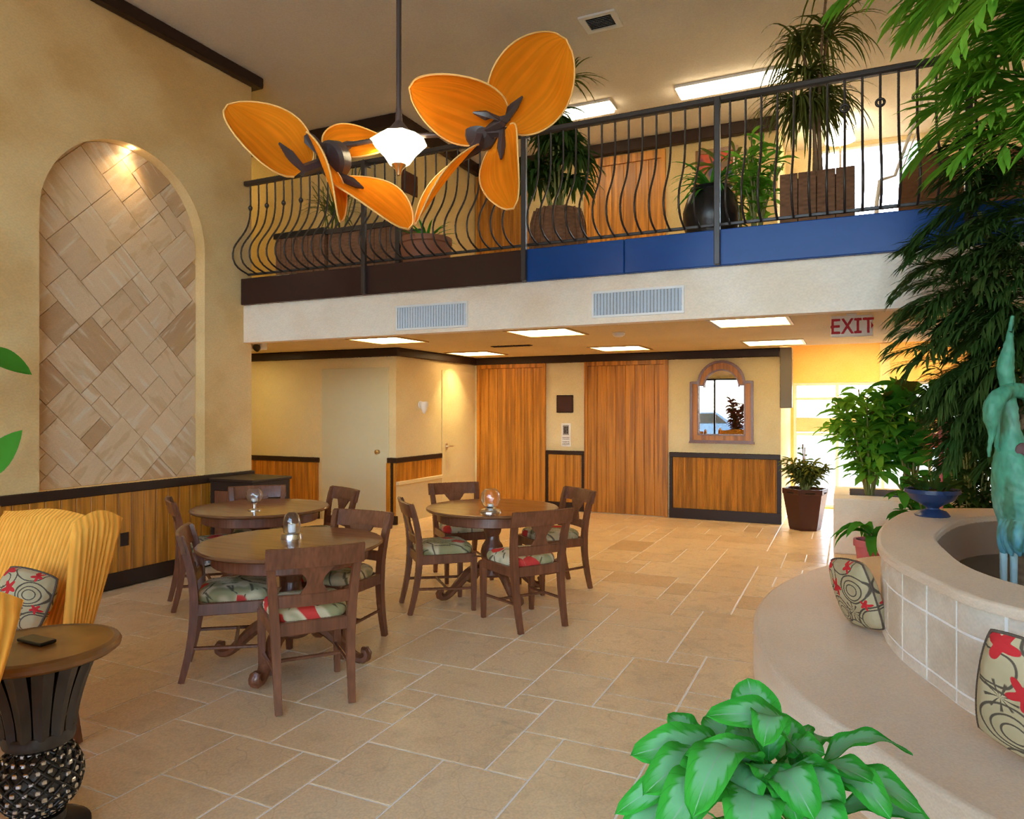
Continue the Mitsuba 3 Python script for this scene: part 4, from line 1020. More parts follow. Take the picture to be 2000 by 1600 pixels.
def fan_blade(root, tip, roll, W, hubp, cup=0.05):
    a = unit(tip - root); n = unit(EYE - root); n = unit(n - a * (n @ a)); s0 = np.cross(a, n)
    c, q = math.cos(math.radians(roll)), math.sin(math.radians(roll)); side, nor = s0 * c + n * q, n * c - s0 * q
    L = np.linalg.norm(tip - root)

    def wid(s):
        return W / 2 * np.clip(np.sin(np.pi * np.clip(0.06 + 0.94 * s ** 0.85, 0, 1)), 0, 1) ** 0.55

    def pt(s, t):
        x = (2 * t - 1)
        return list((root + np.outer(s * L, a) + np.outer(x * wid(s), side) + np.outer(cup * (x ** 2) * np.sin(np.pi * s) - 0.05 * s ** 2, nor)).T)
    v, f, uv = grid(pt, 25, 13)
    b = put(FAN + '__blade', (v, f), 'mat_blade', True, uv=uv)
    ss = np.r_[np.linspace(0, 1, 25), np.linspace(1, 0, 25)]; tt = np.r_[np.zeros(25), np.ones(25)]
    put(b + '__rim', tube(np.stack(pt(ss, tt), -1), 0.0055, 5), 'mat_blade_rim', True)
    put(b + '__bracket', tube([hubp, root + a * 0.0 - nor * 0.006, root + a * 0.10 - nor * 0.006 + nor * 0.02, root + a * 0.17 + nor * 0.018], [0.03, 0.034, 0.026, 0.006], 6), 'mat_fan_metal', 40)


BL = [((592, 332, 3.74), (450, 192, 3.62), -42, 0.40, mL), ((606, 270, 3.74), (681, 424, 3.62), 84, 0.26, mL), ((662, 346, 3.86), (803, 431, 3.72), 66, 0.40, mL), ((652, 296, 3.95), (772, 262, 4.3), 58, 0.38, mL),
      ((985, 232, 3.85), (796, 182, 3.78), 33, 0.40, mR), ((980, 238, 3.86), (1112, 72, 3.86), -8, 0.44, mR), ((982, 258, 3.9), (988, 403, 3.8), -58, 0.40, mR), ((928, 288, 3.9), (797, 427, 3.8), -88, 0.30, mR)]
for rt, tp, roll, W, hp in BL:
    fan_blade(at(rt[0], rt[1], t=rt[2]), at(tp[0], tp[1], t=tp[2]), roll, W, hp)

# ------------------------------------------------------------------ curved stone bench and fountain basin
ZB, ZT = 0.28, 0.78


def ccw(p):
    p = np.asarray(p, float); a = (p[:, 0] * np.roll(p[:, 1], -1) - p[:, 1] * np.roll(p[:, 0], -1)).sum()
    return p if a > 0 else p[::-1]


def loop(pts, n=140):
    from scipy.interpolate import CubicSpline
    p = np.asarray(pts, float); p = np.vstack([p, p[:1]]); s = np.r_[0, np.cumsum(np.linalg.norm(np.diff(p, axis=0), axis=1))]
    q = CubicSpline(s, p, bc_type='periodic')(np.linspace(0, s[-1], n + 1))[:-1]
    return ccw(q)


bench = loop([(0.75, 7.15), (0.30, 7.05), (0.017, 6.732), (-0.209, 6.298), (-0.404, 5.761), (-0.522, 5.134), (-0.518, 4.546), (-0.449, 4.153), (-0.303, 3.67), (-0.109, 3.277), (0.02, 3.10), (0.185, 2.88), (0.36, 2.68), (0.62, 2.46), (1.1, 2.2), (1.9, 2.0), (2.8, 2.1), (3.2, 3.0), (3.25, 5.0), (3.1, 6.6), (2.0, 7.15)], 220)
solo('stone_bench', slab(bench, 0.0, ZB, 0.025), 'mat_bench_stone', 'low curved stone ledge sweeping around the fountain basin', 'bench', 35)
outer = loop([(0.90, 6.62), (0.48, 6.33), (0.299, 5.863), (0.189, 5.264), (0.157, 4.835), (0.165, 4.45), (0.261, 4.0), (0.363, 3.723), (0.466, 3.48), (0.612, 3.324), (0.95, 3.06), (1.5, 2.85), (2.3, 2.85), (2.9, 3.3), (3.05, 4.6), (2.9, 6.0), (2.2, 6.65), (1.5, 6.75)], 200)
inner_l = loop([(0.967, 6.20), (0.727, 5.877), (0.547, 5.322), (0.486, 4.989), (0.495, 4.55), (0.549, 4.12), (0.622, 3.93), (0.72, 3.78), (1.0, 3.50), (1.5, 3.28), (2.2, 3.28), (2.55, 3.7), (2.65, 4.6), (2.5, 5.8), (2.0, 6.2), (1.5, 6.32)], 200)
k = thing('fountain_basin', 'curved tiled fountain basin with a broad stone rim', 'fountain')
put(k + '__rim', slab(outer, 0.735, ZT, 0.02, hole=inner_l), 'mat_bench_stone', 35)


def offset(lp, d):
    t = np.roll(lp, -1, 0) - np.roll(lp, 1, 0); t /= np.linalg.norm(t, axis=1, keepdims=True)
    return lp + np.stack([-t[:, 1], t[:, 0]], 1) * d


wall_o = offset(outer, 0.024)
def band(lo, z0, z1, flip=False):
    v = np.vstack([np.c_[lo, np.full(len(lo), z0)], np.c_[lo, np.full(len(lo), z1)]]); f = grid_faces(2, len(lo), True)
    return v, f[:, ::-1] if flip else f


put(k + '__wall', band(wall_o, ZB - 0.1, 0.74), 'mat_pale_grout', 30)
put(k + '__inner_wall', band(inner_l, 0.2, 0.74, True), 'mat_basin_stone', 30)
put(k + '__floor', prism(Polygon(offset(inner_l, -0.01)), 0.30, 0.33), 'mat_bench_stone')
P = wall_o[::-1] if np.argmin(wall_o[:, 0]) > 0 else wall_o
i0 = int(np.argmin(np.hypot(wall_o[:, 0] - 0.16, wall_o[:, 1] - 4.85))); W_ = np.roll(wall_o, -i0 + 24, axis=0)[:130]
sl = np.r_[0, np.cumsum(np.linalg.norm(np.diff(W_, axis=0), axis=1))]
tr_ = np.random.default_rng(8); TS = 0.263; j = 0
while (j + 1) * TS < sl[-1]:
    for z0, z1 in ((0.602, 0.735), (0.342, 0.602), (ZB, 0.342)):
        ss = np.linspace(j * TS + 0.008, (j + 1) * TS - 0.008, 7); c = np.stack([np.interp(ss, sl, W_[:, a]) for a in (0, 1)], 1)
        t = np.gradient(c, axis=0); t /= np.linalg.norm(t, axis=1, keepdims=True); n = np.stack([t[:, 1], -t[:, 0]], 1)
        off = 0.003
        o = c + n * off; zs = (z0 + 0.006, z1 - 0.006)
        rows = [np.c_[c, np.full(7, zs[0])], np.c_[o, np.full(7, zs[0])], np.c_[o, np.full(7, zs[1])], np.c_[c, np.full(7, zs[1])]]
        v = np.stack(rows, 1).reshape(-1, 3); f = grid_faces(7, 4)
        e = np.array([[0, 1, 2], [0, 2, 3]]); m = (v, np.vstack([f, e, e[:, ::-1] + 24]))
        put(k + '__tile', m, 'mat_pale_tile', uv=stone_uv(m, float(tr_.uniform(0.7, 1.0))))
    j += 1
solo('water', prism(Polygon(offset(inner_l, -0.006)), 0.33, 0.50), 'mat_water', 'dark still water inside the fountain basin', 'water', kind='stuff')

throw_pillow((0.045, 4.62, 0.485), 0.42, 0.43, 0.16, -60, 15, 'tropical print pillow with red blooms leaning on the tiled basin, far from the viewer', -8)
throw_pillow((0.63, 2.97, 0.53), 0.50, 0.52, 0.15, -32, 18, 'large tropical print pillow with red blooms at the right edge, nearest the viewer', 13)

# pair of long-necked birds, green patina
hx, hy = 0.90, 4.70
k = thing('bird_sculpture', 'green patina fountain sculpture of long-necked wading birds standing in the basin', 'sculpture')


def blob(nodes, links, ref=0.018, it=10):
    import manifold3d as m3
    mans = []
    for a, b in links:
        pts = []
        for q, r in (nodes[a], nodes[b]):
            s = trimesh.creation.icosphere(2, r); pts.append(np.array(s.vertices) + np.array(q))
        mans.append(m3.Manifold.hull_points(np.vstack(pts)))
    M = m3.Manifold.batch_boolean(mans, m3.OpType.Add).refine_to_length(ref); g = M.to_mesh()
    t = trimesh.Trimesh(g.vert_properties[:, :3], g.tri_verts, process=True); trimesh.smoothing.filter_taubin(t, iterations=it)
    q = np.array(t.vertices); t.vertices = q + t.vertex_normals * (0.010 * (meshkit.noise(q * [22, 22, 9], 3) - 0.5) + 0.008 * (meshkit.noise(q * 45, 5) - 0.5))[:, None]
    return np.array(t.vertices), np.array(t.faces)


def hp(u, v, t):      # a point of the sculpture seen at (u, v), t metres in front of the viewer
    return at(u, v, t=t)


S = 3.95


def chain(pts, n=26):
    """a smooth body: spheres along a spline of (u, v, depth, radius)"""
    a = np.array([[*hp(u, v, t), r] for u, v, t, r in pts]); q = spline(a, n); q[:, 3] = np.clip(q[:, 3], 0.005, None)
    return blob({i: (q[i, :3], q[i, 3]) for i in range(n)}, [(i, i + 1) for i in range(n - 1)], 0.014, 12)


put(k + '__body', chain([(2028, 1078, S + .2, .05), (2010, 1055, S + .1, .09), (1998, 1005, S + .03, .125), (1988, 950, S, .125), (1978, 895, S, .09), (1974, 845, S, .052), (1972, 800, S, .040), (1968, 755, S, .036), (1965, 718, S, .042), (1969, 682, S, .027), (1973, 650, S, .016), (1977, 620, S, .008)], 44), 'mat_patina', True)
put(k + '__bird_body', chain([(2075, 1030, S + .25, .10), (2065, 930, S + .2, .14), (2048, 845, S + .15, .10), (2026, 790, S + .08, .055), (1998, 765, S, .042), (1966, 766, S - .05, .042), (1943, 786, S - .08, .046), (1935, 815, S - .08, .038), (1937, 845, S - .08, .020), (1934, 870, S - .08, .011), (1932, 890, S - .08, .006)], 44), 'mat_patina', True, label='green bird with a bowed head and a drooping beak')
put(k + '__plume', tube([hp(1954, 790, S - .06), hp(1948, 830, S - .05), hp(1946, 872, S - .03), hp(1953, 885, S)], [.02, .015, .012, .01], 8), 'mat_patina', True)
for j in range(9):
    u0 = 1962 + j * 7; p = [hp(u0, 1020 - 2 * abs(j - 4), S - .10 + .03 * abs(j - 4)), hp(u0 - 4, 1050, S - .13 + .03 * abs(j - 4)), hp(u0 - 2 + j, 1086 - 2 * (j % 2) * 3, S - .10 + .03 * abs(j - 4))]
    put(k + '__tail_feather', tube(spline(p, 8), [.022, .026, .03, .03, .028, .024, .018, .008], 8, 0.5), 'mat_patina', True)
put(k + '__rosette', move((np.array(trimesh.creation.icosphere(2, 0.042).vertices) * [1, 0.5, 1], np.array(trimesh.creation.icosphere(2).faces)), hp(1998, 880, S - .07), rz=0.4), 'mat_patina_rose', True)
for u0 in (1960, 1980, 2040, 2062):
    a = hp(u0, 1075, S + .02); put(k + '__leg', tube([(a[0], a[1], 0.331), (a[0], a[1], 0.55), a], [0.017, 0.017, 0.02], 10), 'mat_patina_leg', True)

# blue footed bowl planter on the rim, with a small plant
k = thing('bowl_planter', 'dark blue footed bowl planter standing on the stone rim', 'planter')
c = at(1821, 1008, Z=ZT); c[2] = ZT + .001
put(k + '__foot', lathe([(0.11, 0), (0.115, 0.008), (0.09, 0.035), (0.045, 0.05), (0.04, 0.065)], 32, c), 'mat_blue_glaze', 35)
put(k + '__bowl', lathe([(0.04, 0.06), (0.07, 0.08), (0.14, 0.12), (0.165, 0.165), (0.18, 0.168), (0.18, 0.195), (0.155, 0.195), (0.15, 0.16), (0.001, 0.155)], 36, c), 'mat_blue_glaze', 35)
put(k + '__soil', lathe([(0.148, 0.165), (0.15, 0.182), (0.001, 0.19)], 24, c), 'mat_soil', True)
ms, us = [], []
sp = [dict(base=c + [0.1 * math.cos(a), 0.1 * math.sin(a), 0.182], d=(math.cos(a) * .8, math.sin(a) * .8, 1), L=rng.uniform(.12, .24), W=.035, droop=1.4, n=5) for a in rng.uniform(0, 6.28, 46)]
m, uv = leaves(sp); q = put(k + '__foliage', m, 'mat_leaf_dark', True, uv=uv); labels[q] = {'kind': 'stuff', 'label': 'small dark green leaves'}


# ------------------------------------------------------------------ palms, bamboo and shrubs at the right
def palm(key, label, cat_, x, y, z0, crown, specs, mat, trunk_r=0.07, pairs=16, ll=0.42, lw=0.045, bend=(0, 0), lean=0.7, rs=3, group=None, trunk_mat='mat_bark', hang=0.5):
    rnd = np.random.default_rng(rs); k = thing(key, label, cat_, group)
    path = spline([(x, y, z0), (x + bend[0] * .3, y + bend[1] * .3, z0 + (crown - z0) * .5), (x + bend[0], y + bend[1], crown)], 14)
    if trunk_r: put(k + '__trunk', tube(path, np.linspace(trunk_r * 1.15, trunk_r * 0.8, 14), 10), trunk_mat, True)
    for az, el, L, droop, zoff in specs:
        b = np.array([x + bend[0], y + bend[1], crown + zoff])
        d = (math.cos(az) * math.cos(el), math.sin(az) * math.cos(el), math.sin(el))
        m, uv = frond(b, d, L, droop, pairs, ll, lw, lean, hang=hang, rnd=rnd)
        put(k + '__frond', m, mat, True, uv=uv)
    return k


pr = np.random.default_rng(17)
# large palm behind the birds: bright fronds reaching left from the crown
def az_of(du, dv=0):      # plan direction that points du to the left (negative) in the view
    d = CR * du + CF * dv; return math.atan2(d[1], d[0])


specs = []
for i in range(26):
    specs.append((math.pi + pr.uniform(-0.25, 1.5), pr.uniform(0.0, 1.0), pr.uniform(0.55, 0.82), pr.uniform(0.9, 1.9), pr.uniform(-0.55, 0.45)))
for i in range(12):
    specs.append((math.pi + pr.uniform(0.2, 2.9), pr.uniform(0.2, 1.2), pr.uniform(0.8, 1.1), pr.uniform(0.9, 1.7), pr.uniform(-0.3, 0.45)))
palm('parlor_palm', 'tall palm with bright green arching fronds behind the bird sculpture at the right edge', 'palm', 0.93, 5.06, 0.331, 3.60, specs, 'mat_leaf_bright', 0.06, 20, 0.38, 0.031, (0.16, -0.22), rs=4)
specs = []
for i in range(16):
    specs.append((math.pi + pr.uniform(-0.3, 0.7), pr.uniform(0.0, 0.9), pr.uniform(1.05, 1.68), pr.uniform(0.9, 1.6), pr.uniform(-0.3, 0.4)))
palm('parlor_palm', 'palm with fronds hanging in from the top right corner of the photo', 'palm', 1.45, 4.30, 0.331, 4.0, specs, 'mat_leaf_bright', 0.05, 26, 0.38, 0.030, (-0.05, -0.1), rs=6)
# dark bamboo palms, their canes in the basin, leaning left in front of the balcony
for j, (x, y, h, bx) in enumerate([(1.14, 5.22, 2.75, -0.42), (1.30, 5.10, 3.05, -0.38), (1.22, 5.28, 2.3, -0.45), (1.5, 5.2, 2.6, -0.52), (1.45, 5.30, 2.1, -0.45), (1.75, 5.2, 3.1, -0.60), (1.36, 5.16, 2.5, -0.3), (1.62, 5.25, 2.9, -0.5)]):
    specs = []
    for i in range(30):
        zo = pr.uniform(-min(h * 0.5, h - 1.25), 0.08); low = h + zo < 1.75
        specs.append((math.pi + pr.uniform(-0.3, 0.75), pr.uniform(0.0, 0.8), pr.uniform(0.22, 0.34) if low else pr.uniform(0.36, 0.54), pr.uniform(0.8, 1.8), zo))
    palm('bamboo_palm', ['fourth tallest', 'second tallest', 'seventh tallest', 'fifth tallest', 'shortest', 'tallest', 'sixth tallest', 'third tallest'][j] + ' dark bamboo palm of the clump between the balcony fascia and the bird sculpture', 'palm', x, y, 0.331, h, specs, 'mat_leaf_dark', 0.014, 20, 0.23, 0.0145, (bx, -0.08), rs=20 + j, group='bamboo palms in the fountain basin', trunk_mat='mat_cane', hang=0.8)

# low white planter bed near the entry and its plants
k = thing('planter_bed', 'low pale planter wall holding the shrubs by the entry', 'planter')
bx0, bx1, by0, by1 = -0.14, 3.3, 8.45, 9.75
put(k + '__wall', cat([box(bx0, bx1, by0, by0 + 0.36, 0.001, 0.60, 0.01), box(bx0, bx1, by1 - 0.16, by1, 0.001, 0.60, 0.01), box(bx0, bx0 + 0.16, by0 + 0.36, by1 - 0.16, 0.001, 0.60, 0.0), box(bx1 - 0.16, bx1, by0 + 0.16, by1 - 0.16, 0.001, 0.60)]), 'mat_fascia')
put(k + '__soil', box(bx0 + 0.16, bx1 - 0.16, by0 + 0.36, by1 - 0.16, 0.4, 0.594), 'mat_soil')


def shrub(key, label, cat_, x, y, z, n, L, W, h, mat, spread=0.25, seed=1, droop=1.5, stems=5, low=0.12, fold=0.2, group=None, prof=None, up=(0.2, 1.2), stem_mat='mat_cane', wave=0.0):
    """a leafy plant: upright stems with large separate leaves"""
    rnd = np.random.default_rng(seed); k = thing(key, label, cat_, group); ms = []; tips = []
    for i in range(stems):
        a = rnd.uniform(0, 6.28); s = rnd.uniform(0.2, 1) * spread; hh = h * rnd.uniform(0.65, 1.0)
        p = spline([(x + .03 * math.cos(a), y + .03 * math.sin(a), z), (x + s * .4 * math.cos(a), y + s * .4 * math.sin(a), z + hh * .5), (x + s * math.cos(a), y + s * math.sin(a), z + hh)], 8)
        ms.append(tube(p, np.linspace(0.014, 0.007, 8), 6)); tips.append(p)
    put(k + '__stem', cat(ms), stem_mat, True)
    big = n <= 90; sp = []
    for i in range(n):
        p = tips[i % stems]; f = rnd.uniform(low, 1.0) ** 0.8 if n > stems else 1.0; x_ = f * 7; i0 = min(int(x_), 6); b = p[i0] + (p[i0 + 1] - p[i0]) * (x_ - i0)
        a = rnd.uniform(0, 6.28); d = np.array([math.cos(a), math.sin(a), rnd.uniform(*up)])
        q = dict(base=b, d=d, L=L * rnd.uniform(.65, 1.15), W=W * rnd.uniform(.75, 1.15), droop=droop * rnd.uniform(.6, 1.4), n=6 if big else 4, fold=fold, roll=rnd.uniform(-.5, .5), prof=prof, wave=wave)
        if big:
            m, uv = leaf(**q); put(k + '__leaf', m, mat, True, uv=uv)
        else: sp.append(q)
    if sp:
        m, uv = leaves(sp); q = put(k + '__foliage', m, mat, True, uv=uv); labels[q] = {'kind': 'stuff', 'label': 'dense small leaves'}
    return k


oval = lambda s: np.sin(np.pi * np.clip(0.02 + 0.98 * s ** 0.75, 0, 1)) ** 0.8
shrub('leafy_shrub', 'bright backlit fan-leaved shrub nearest the glazed entry', 'shrub', 0.22, 8.95, 0.59, 520, 0.34, 0.08, 1.2, 'mat_leaf_bright', 0.50, 31, 1.7, 14)
shrub('leafy_shrub', 'broad-leaved green shrub in the middle of the pale planter', 'shrub', 0.62, 8.85, 0.585, 80, 0.42, 0.17, 1.35, 'mat_leaf_mid', 0.40, 32, 1.4, 8, prof=oval)
shrub('banana_plant', 'upright banana-leaved plant standing over the pale planter', 'plant', 0.66, 9.15, 0.585, 13, 0.90, 0.22, 1.25, 'mat_leaf_olive', 0.30, 33, 1.3, 4, up=(0.8, 2.2), prof=oval)
shrub('leafy_shrub', 'dark tangled shrub behind the blue bowl planter', 'shrub', 1.05, 8.9, 0.585, 460, 0.26, 0.06, 1.5, 'mat_leaf_dark', 0.50, 34, 1.6, 12)
shrub('leafy_shrub', 'dark shrub under the bamboo palms beside the right wall', 'shrub', 1.55, 7.5, 0.0, 460, 0.28, 0.07, 1.75, 'mat_leaf_dark', 0.65, 35, 1.5, 12)
shrub('leafy_shrub', 'mid green shrub low beside the blue bowl planter', 'shrub', 0.74, 7.75, 0.0, 80, 0.32, 0.12, 1.15, 'mat_leaf_mid', 0.35, 36, 1.4, 7, prof=oval)
shrub('leafy_shrub', 'dark leafy shrub filling the gap below the exit sign palms', 'shrub', 1.02, 7.6, 0.0, 420, 0.26, 0.07, 1.75, 'mat_leaf_dark', 0.45, 37, 1.5, 12)
shrub('trailing_plant', 'small trailing plant spilling in front of the pale planter', 'plant', 0.42, 7.95, 0.0, 130, 0.13, 0.035, 0.42, 'mat_leaf_dark', 0.25, 38, 1.8, 8)
# pink flower spike
k = thing('bromeliad_flower', 'pink and red flowering spike among the shrubs', 'flower')
fx, fy = 0.74, 7.35
put(k + '__stalk', tube([(fx, fy, 0.0), (fx + .01, fy, 0.7), (fx, fy, 1.45)], 0.016, 8), 'mat_pink', True)
sp = []
for i in range(46):
    a = rng.uniform(0, 6.28); z = rng.uniform(1.05, 1.5); sp.append(dict(base=(fx, fy, z), d=(math.cos(a), math.sin(a), rng.uniform(-.6, .9)), L=rng.uniform(.10, .2), W=.025, droop=rng.uniform(.3, 1.5), n=4))
m, uv = leaves(sp); put(k + '__petals', m, 'mat_pink', True, uv=uv)
put(k + '__bud', lathe([(0.002, 1.43), (0.035, 1.47), (0.03, 1.54), (0.002, 1.58)], 12, (fx, fy, 0)), 'mat_red', True)


def pot(key, label, x, y, z, prof, mat, sides=32, cat_='flower pot', smooth=35, rot=0):
    k = thing(key, label, cat_)
    p = list(prof); rt, zt = p[-1]; p += [(rt - 0.02, zt), (rt - 0.03, zt - 0.05)]
    put(k + '__vessel', move(lathe(p, sides), (x, y, z), rz=rot), mat, smooth)
    put(k + '__soil', lathe([(rt - 0.03, zt - 0.055), (rt - 0.028, zt - 0.04), (0.001, zt - 0.035)], 20, (x, y, z)), 'mat_soil', True)
    return zt - 0.04


h = pot('plant_pot', 'dark brown six-sided pot at the end of the mirror wall', -0.50, 10.02, 0.001, [(0.19, 0), (0.20, 0.03), (0.275, 0.46), (0.285, 0.47), (0.285, 0.53)], 'mat_pot_brown', 6, smooth=False, rot=0.3)
shrub('potted_shrub', 'olive bushy plant growing in the dark six-sided pot', 'plant', -0.50, 10.02, h, 480, 0.20, 0.035, 0.42, 'mat_leaf_olive', 0.27, 41, 1.6, 9)
shrub('twig_plant', 'thin dark twiggy plant behind the six-sided pot', 'plant', -0.55, 10.75, 0.0, 24, 0.16, 0.05, 1.08, 'mat_leaf_dark', 0.16, 42, 1.0, 3, stem_mat='mat_bark')
h = pot('plant_pot', 'small pinkish pot behind the far pillow', 0.20, 6.98 + 0.35, 0.001, [(0.10, 0), (0.14, 0.3), (0.155, 0.30), (0.155, 0.36)], 'mat_pink', 24)
shrub('peace_lily', 'long-leaved dark green plant in the pinkish pot behind the far pillow', 'plant', 0.20, 7.33, h, 14, 0.46, 0.10, 0.14, 'mat_leaf_mid', 0.08, 43, 2.1, 4, prof=oval, up=(0.5, 1.4))

# aglaonema in the foreground
k = thing('aglaonema', 'big silver and green leaved plant at the bottom of the photo', 'plant')
gx, gy = 0.03, 1.75
pk = thing('floor_planter', 'dark floor planter holding the silver-leaved plant', 'planter')
put(pk + '__vessel', lathe([(0.16, 0.001), (0.17, 0.02), (0.22, 0.40), (0.235, 0.40), (0.235, 0.44), (0.21, 0.44), (0.20, 0.39)], 36, (gx, gy, 0)), 'mat_pot_brown', 35)
put(pk + '__soil', lathe([(0.20, 0.37), (0.201, 0.40), (0.001, 0.41)], 24, (gx, gy, 0)), 'mat_soil', True)
aprof = lambda s: np.clip(s / 0.25, 0, 1) ** 0.7 * np.sqrt(np.clip(1 - np.clip((s - 0.45) / 0.55, 0, 1) ** 2.6, 0, 1)) * (0.85 + 0.15 * np.sin(np.pi * s))
AG = [  # base pixel, tip pixel, depth at base and tip, width, roll, arch
    ((1486, 1470), (1464, 1326), 1.80, 1.84, .135, 0, .02), ((1545, 1505), (1378, 1398), 1.78, 1.66, .120, .5, .55), ((1548, 1510), (1522, 1388), 1.80, 1.88, .105, -.3, .18), ((1560, 1512), (1578, 1412), 1.84, 1.95, .080, .6, .2),
    ((1455, 1500), (1375, 1398), 1.82, 1.90, .085, .3, .2), ((1380, 1480), (1308, 1392), 1.80, 1.84, .090, 0, .15), ((1440, 1500), (1236, 1470), 1.74, 1.62, .125, .5, .35), ((1600, 1500), (1782, 1472), 1.76, 1.74, .100, .5, .5),
    ((1545, 1548), (1700, 1520), 1.70, 1.52, .150, .5, .35), ((1500, 1500), (1340, 1472), 1.72, 1.56, .070, .7, .4), ((1470, 1515), (1352, 1598), 1.68, 1.42, .120, -.2, .55), ((1420, 1530), (1258, 1548), 1.70, 1.52, .120, .1, .45),
    ((1400, 1560), (1200, 1592), 1.70, 1.58, .085, .4, .6), ((1520, 1545), (1590, 1600), 1.64, 1.40, .115, -.3, .5), ((1600, 1560), (1800, 1585), 1.74, 1.60, .140, .3, .5), ((1590, 1540), (1740, 1600), 1.70, 1.50, .110, .2, .55),
    ((1440, 1560), (1290, 1640), 1.64, 1.42, .130, 0, .5), ((1480, 1570), (1460, 1680), 1.60, 1.36, .130, 0, .5), ((1540, 1580), (1640, 1690), 1.60, 1.38, .130, 0, .5), ((1500, 1520), (1500, 1565), 1.70, 1.55, .075, .2, .3),
    ((1620, 1590), (1850, 1650), 1.72, 1.6, .12, .3, .5), ((1400, 1600), (1200, 1690), 1.66, 1.5, .12, -.2, .5), ((1560, 1480), (1620, 1445), 1.9, 2.05, .09, .2, .3), ((1500, 1500), (1440, 1600), 1.66, 1.46, .12, -.4, .35), ((1470, 1490), (1560, 1600), 1.62, 1.44, .11, .4, .3), ((1430, 1500), (1330, 1560), 1.66, 1.50, .12, .3, .3), ((1530, 1500), (1640, 1580), 1.66, 1.48, .12, -.2, .3), ((1480, 1470), (1420, 1440), 1.78, 1.72, .09, .4, .4), ((1530, 1480), (1610, 1470), 1.76, 1.70, .10, .1, .4), ((1500, 1490), (1490, 1470), 1.70, 1.55, .09, .1, .9), ((1430, 1470), (1400, 1430), 1.95, 2.1, .09, .2, .3)]
crown = np.array([gx, gy, 0.41])
for bp, tp, tb, tt, W, roll, arch_ in AG:
    b, e = at(*bp, t=tb), at(*tp, t=tt); a = e - b; L = np.linalg.norm(a); a = a / L
    up = unit(UP - a * a[2] + 0.35 * unit(EYE - b)); up = unit(up - a * (up @ a)); sd = np.cross(a, up)
    sd, up = sd * math.cos(roll) + up * math.sin(roll) * .6, up * math.cos(roll) - sd * math.sin(roll) * .6
    def pt(s, t, b=b, a=a, L=L, up=up, sd=sd, W=W, arch_=arch_):
        x = 2 * t - 1; w = W / 2 * aprof(s)
        lift = arch_ * L * (np.sin(np.pi * s * 0.9) * 0.55) ; crease = 0.16 * w * np.abs(x) ** 1.3 + 0.006 * np.sin(s * 16 + x * 3) * np.abs(x)
        return list((b + np.outer(s * L, a) + np.outer(x * w, sd) + np.outer(lift + crease - 0.10 * L * s ** 3, up)).T)
    v, f, uv = grid(pt, 21, 11)
    q = put(k + '__leaf', (v, f), 'mat_aglaonema', True, uv=uv)
    st = spline([crown + (b - crown) * [.12, .12, 0] + [0, 0, 0.0], crown + (b - crown) * [.5, .5, .62], b, b + a * L * 0.05], 10)
    put(q + '__stalk', tube(st, np.linspace(.008, .005, 10), 6), 'mat_leaf_mid', True)

# leaves at the left edge: a tall plant beside the left wall
k = thing('rubber_plant', 'broad green leaves reaching in from the left edge beside the niche wall', 'plant')
lx, ly = -5.38, 2.72
put(k + '__pot', lathe([(0.16, 0.001), (0.21, 0.36), (0.225, 0.36), (0.225, 0.40), (0.2, 0.40), (0.19, 0.35), (0.001, 0.35)], 28, (lx, ly, 0)), 'mat_terracotta', 35)
put(k + '__stem', tube(spline([(lx, ly, 0.34), (lx + .02, ly, 1.0), (lx - .02, ly + .02, 1.9)], 10), np.linspace(.02, .012, 10), 8), 'mat_cane', True)
for (bp, tp, t0, t1, W) in [((-32, 690), (48, 745), 4.72, 4.9, .19), ((-30, 935), (47, 848), 4.7, 4.85, .19), ((-60, 800), (-130, 780), 4.7, 4.9, .18), ((-60, 760), (-100, 690), 4.7, 4.6, .18), ((-50, 900), (-120, 930), 4.7, 4.5, .18)]:
    b, e = at(*bp, t=t0), at(*tp, t=t1); a = e - b; L = np.linalg.norm(a)
    m, uv = leaf(b, a + [0, 0, 0.1], L * 1.05, W, 0.3, 8, 0.25, oval, roll=-0.9)
    q = put(k + '__leaf', m, 'mat_leaf_mid', True, uv=uv)
    put(q + '__stalk', tube([(lx, ly, b[2] - 0.15), (b + [lx, ly, b[2] - .1]) / 2, b], .006, 6), 'mat_cane', True)

# ------------------------------------------------------------------ plants and furniture on the balcony
def strap_crown(c, n, L, W, seed, up=(0.3, 1.6), droop=2.6):
    rnd = np.random.default_rng(seed); sp = []
    for i in range(n):
        a = rnd.uniform(0, 6.28); sp.append(dict(base=c + rnd.normal(0, .015, 3), d=(math.cos(a), math.sin(a), rnd.uniform(*up)), L=L * rnd.uniform(.7, 1.2), W=W, droop=droop * rnd.uniform(.7, 1.4), n=8, fold=.25, prof=lambda s: np.clip(1.15 * (1 - s) ** .5, 0, 1) * np.clip(.5 + 3 * s, 0, 1)))
    return leaves(sp)


def planter_box(key, label, x0, x1, y0, y1, z1, boards, mat='mat_basket', flare=0.0):
    k = thing(key, label, 'planter'); n = boards; w = (x1 - x0) / n
    put(k + '__liner', box(x0 + 0.02, x1 - 0.02, y0 + 0.02, y1 - 0.02, FUD, z1 - 0.05), 'mat_soil')
    for i in range(n):
        for y in (y0, y1 - 0.02): put(k + '__plank', box(x0 + i * w + .003, x0 + (i + 1) * w - .003, y, y + 0.02, FUD, z1 - 0.01, 0.003), mat)
    for i in range(3):
        d = (y1 - y0 - 0.04) / 3
        for x in (x0, x1 - 0.02): put(k + '__plank', box(x, x + 0.02, y0 + 0.02 + i * d + .003, y0 + 0.02 + (i + 1) * d - .003, FUD, z1 - 0.01, 0.003), mat)
    return k


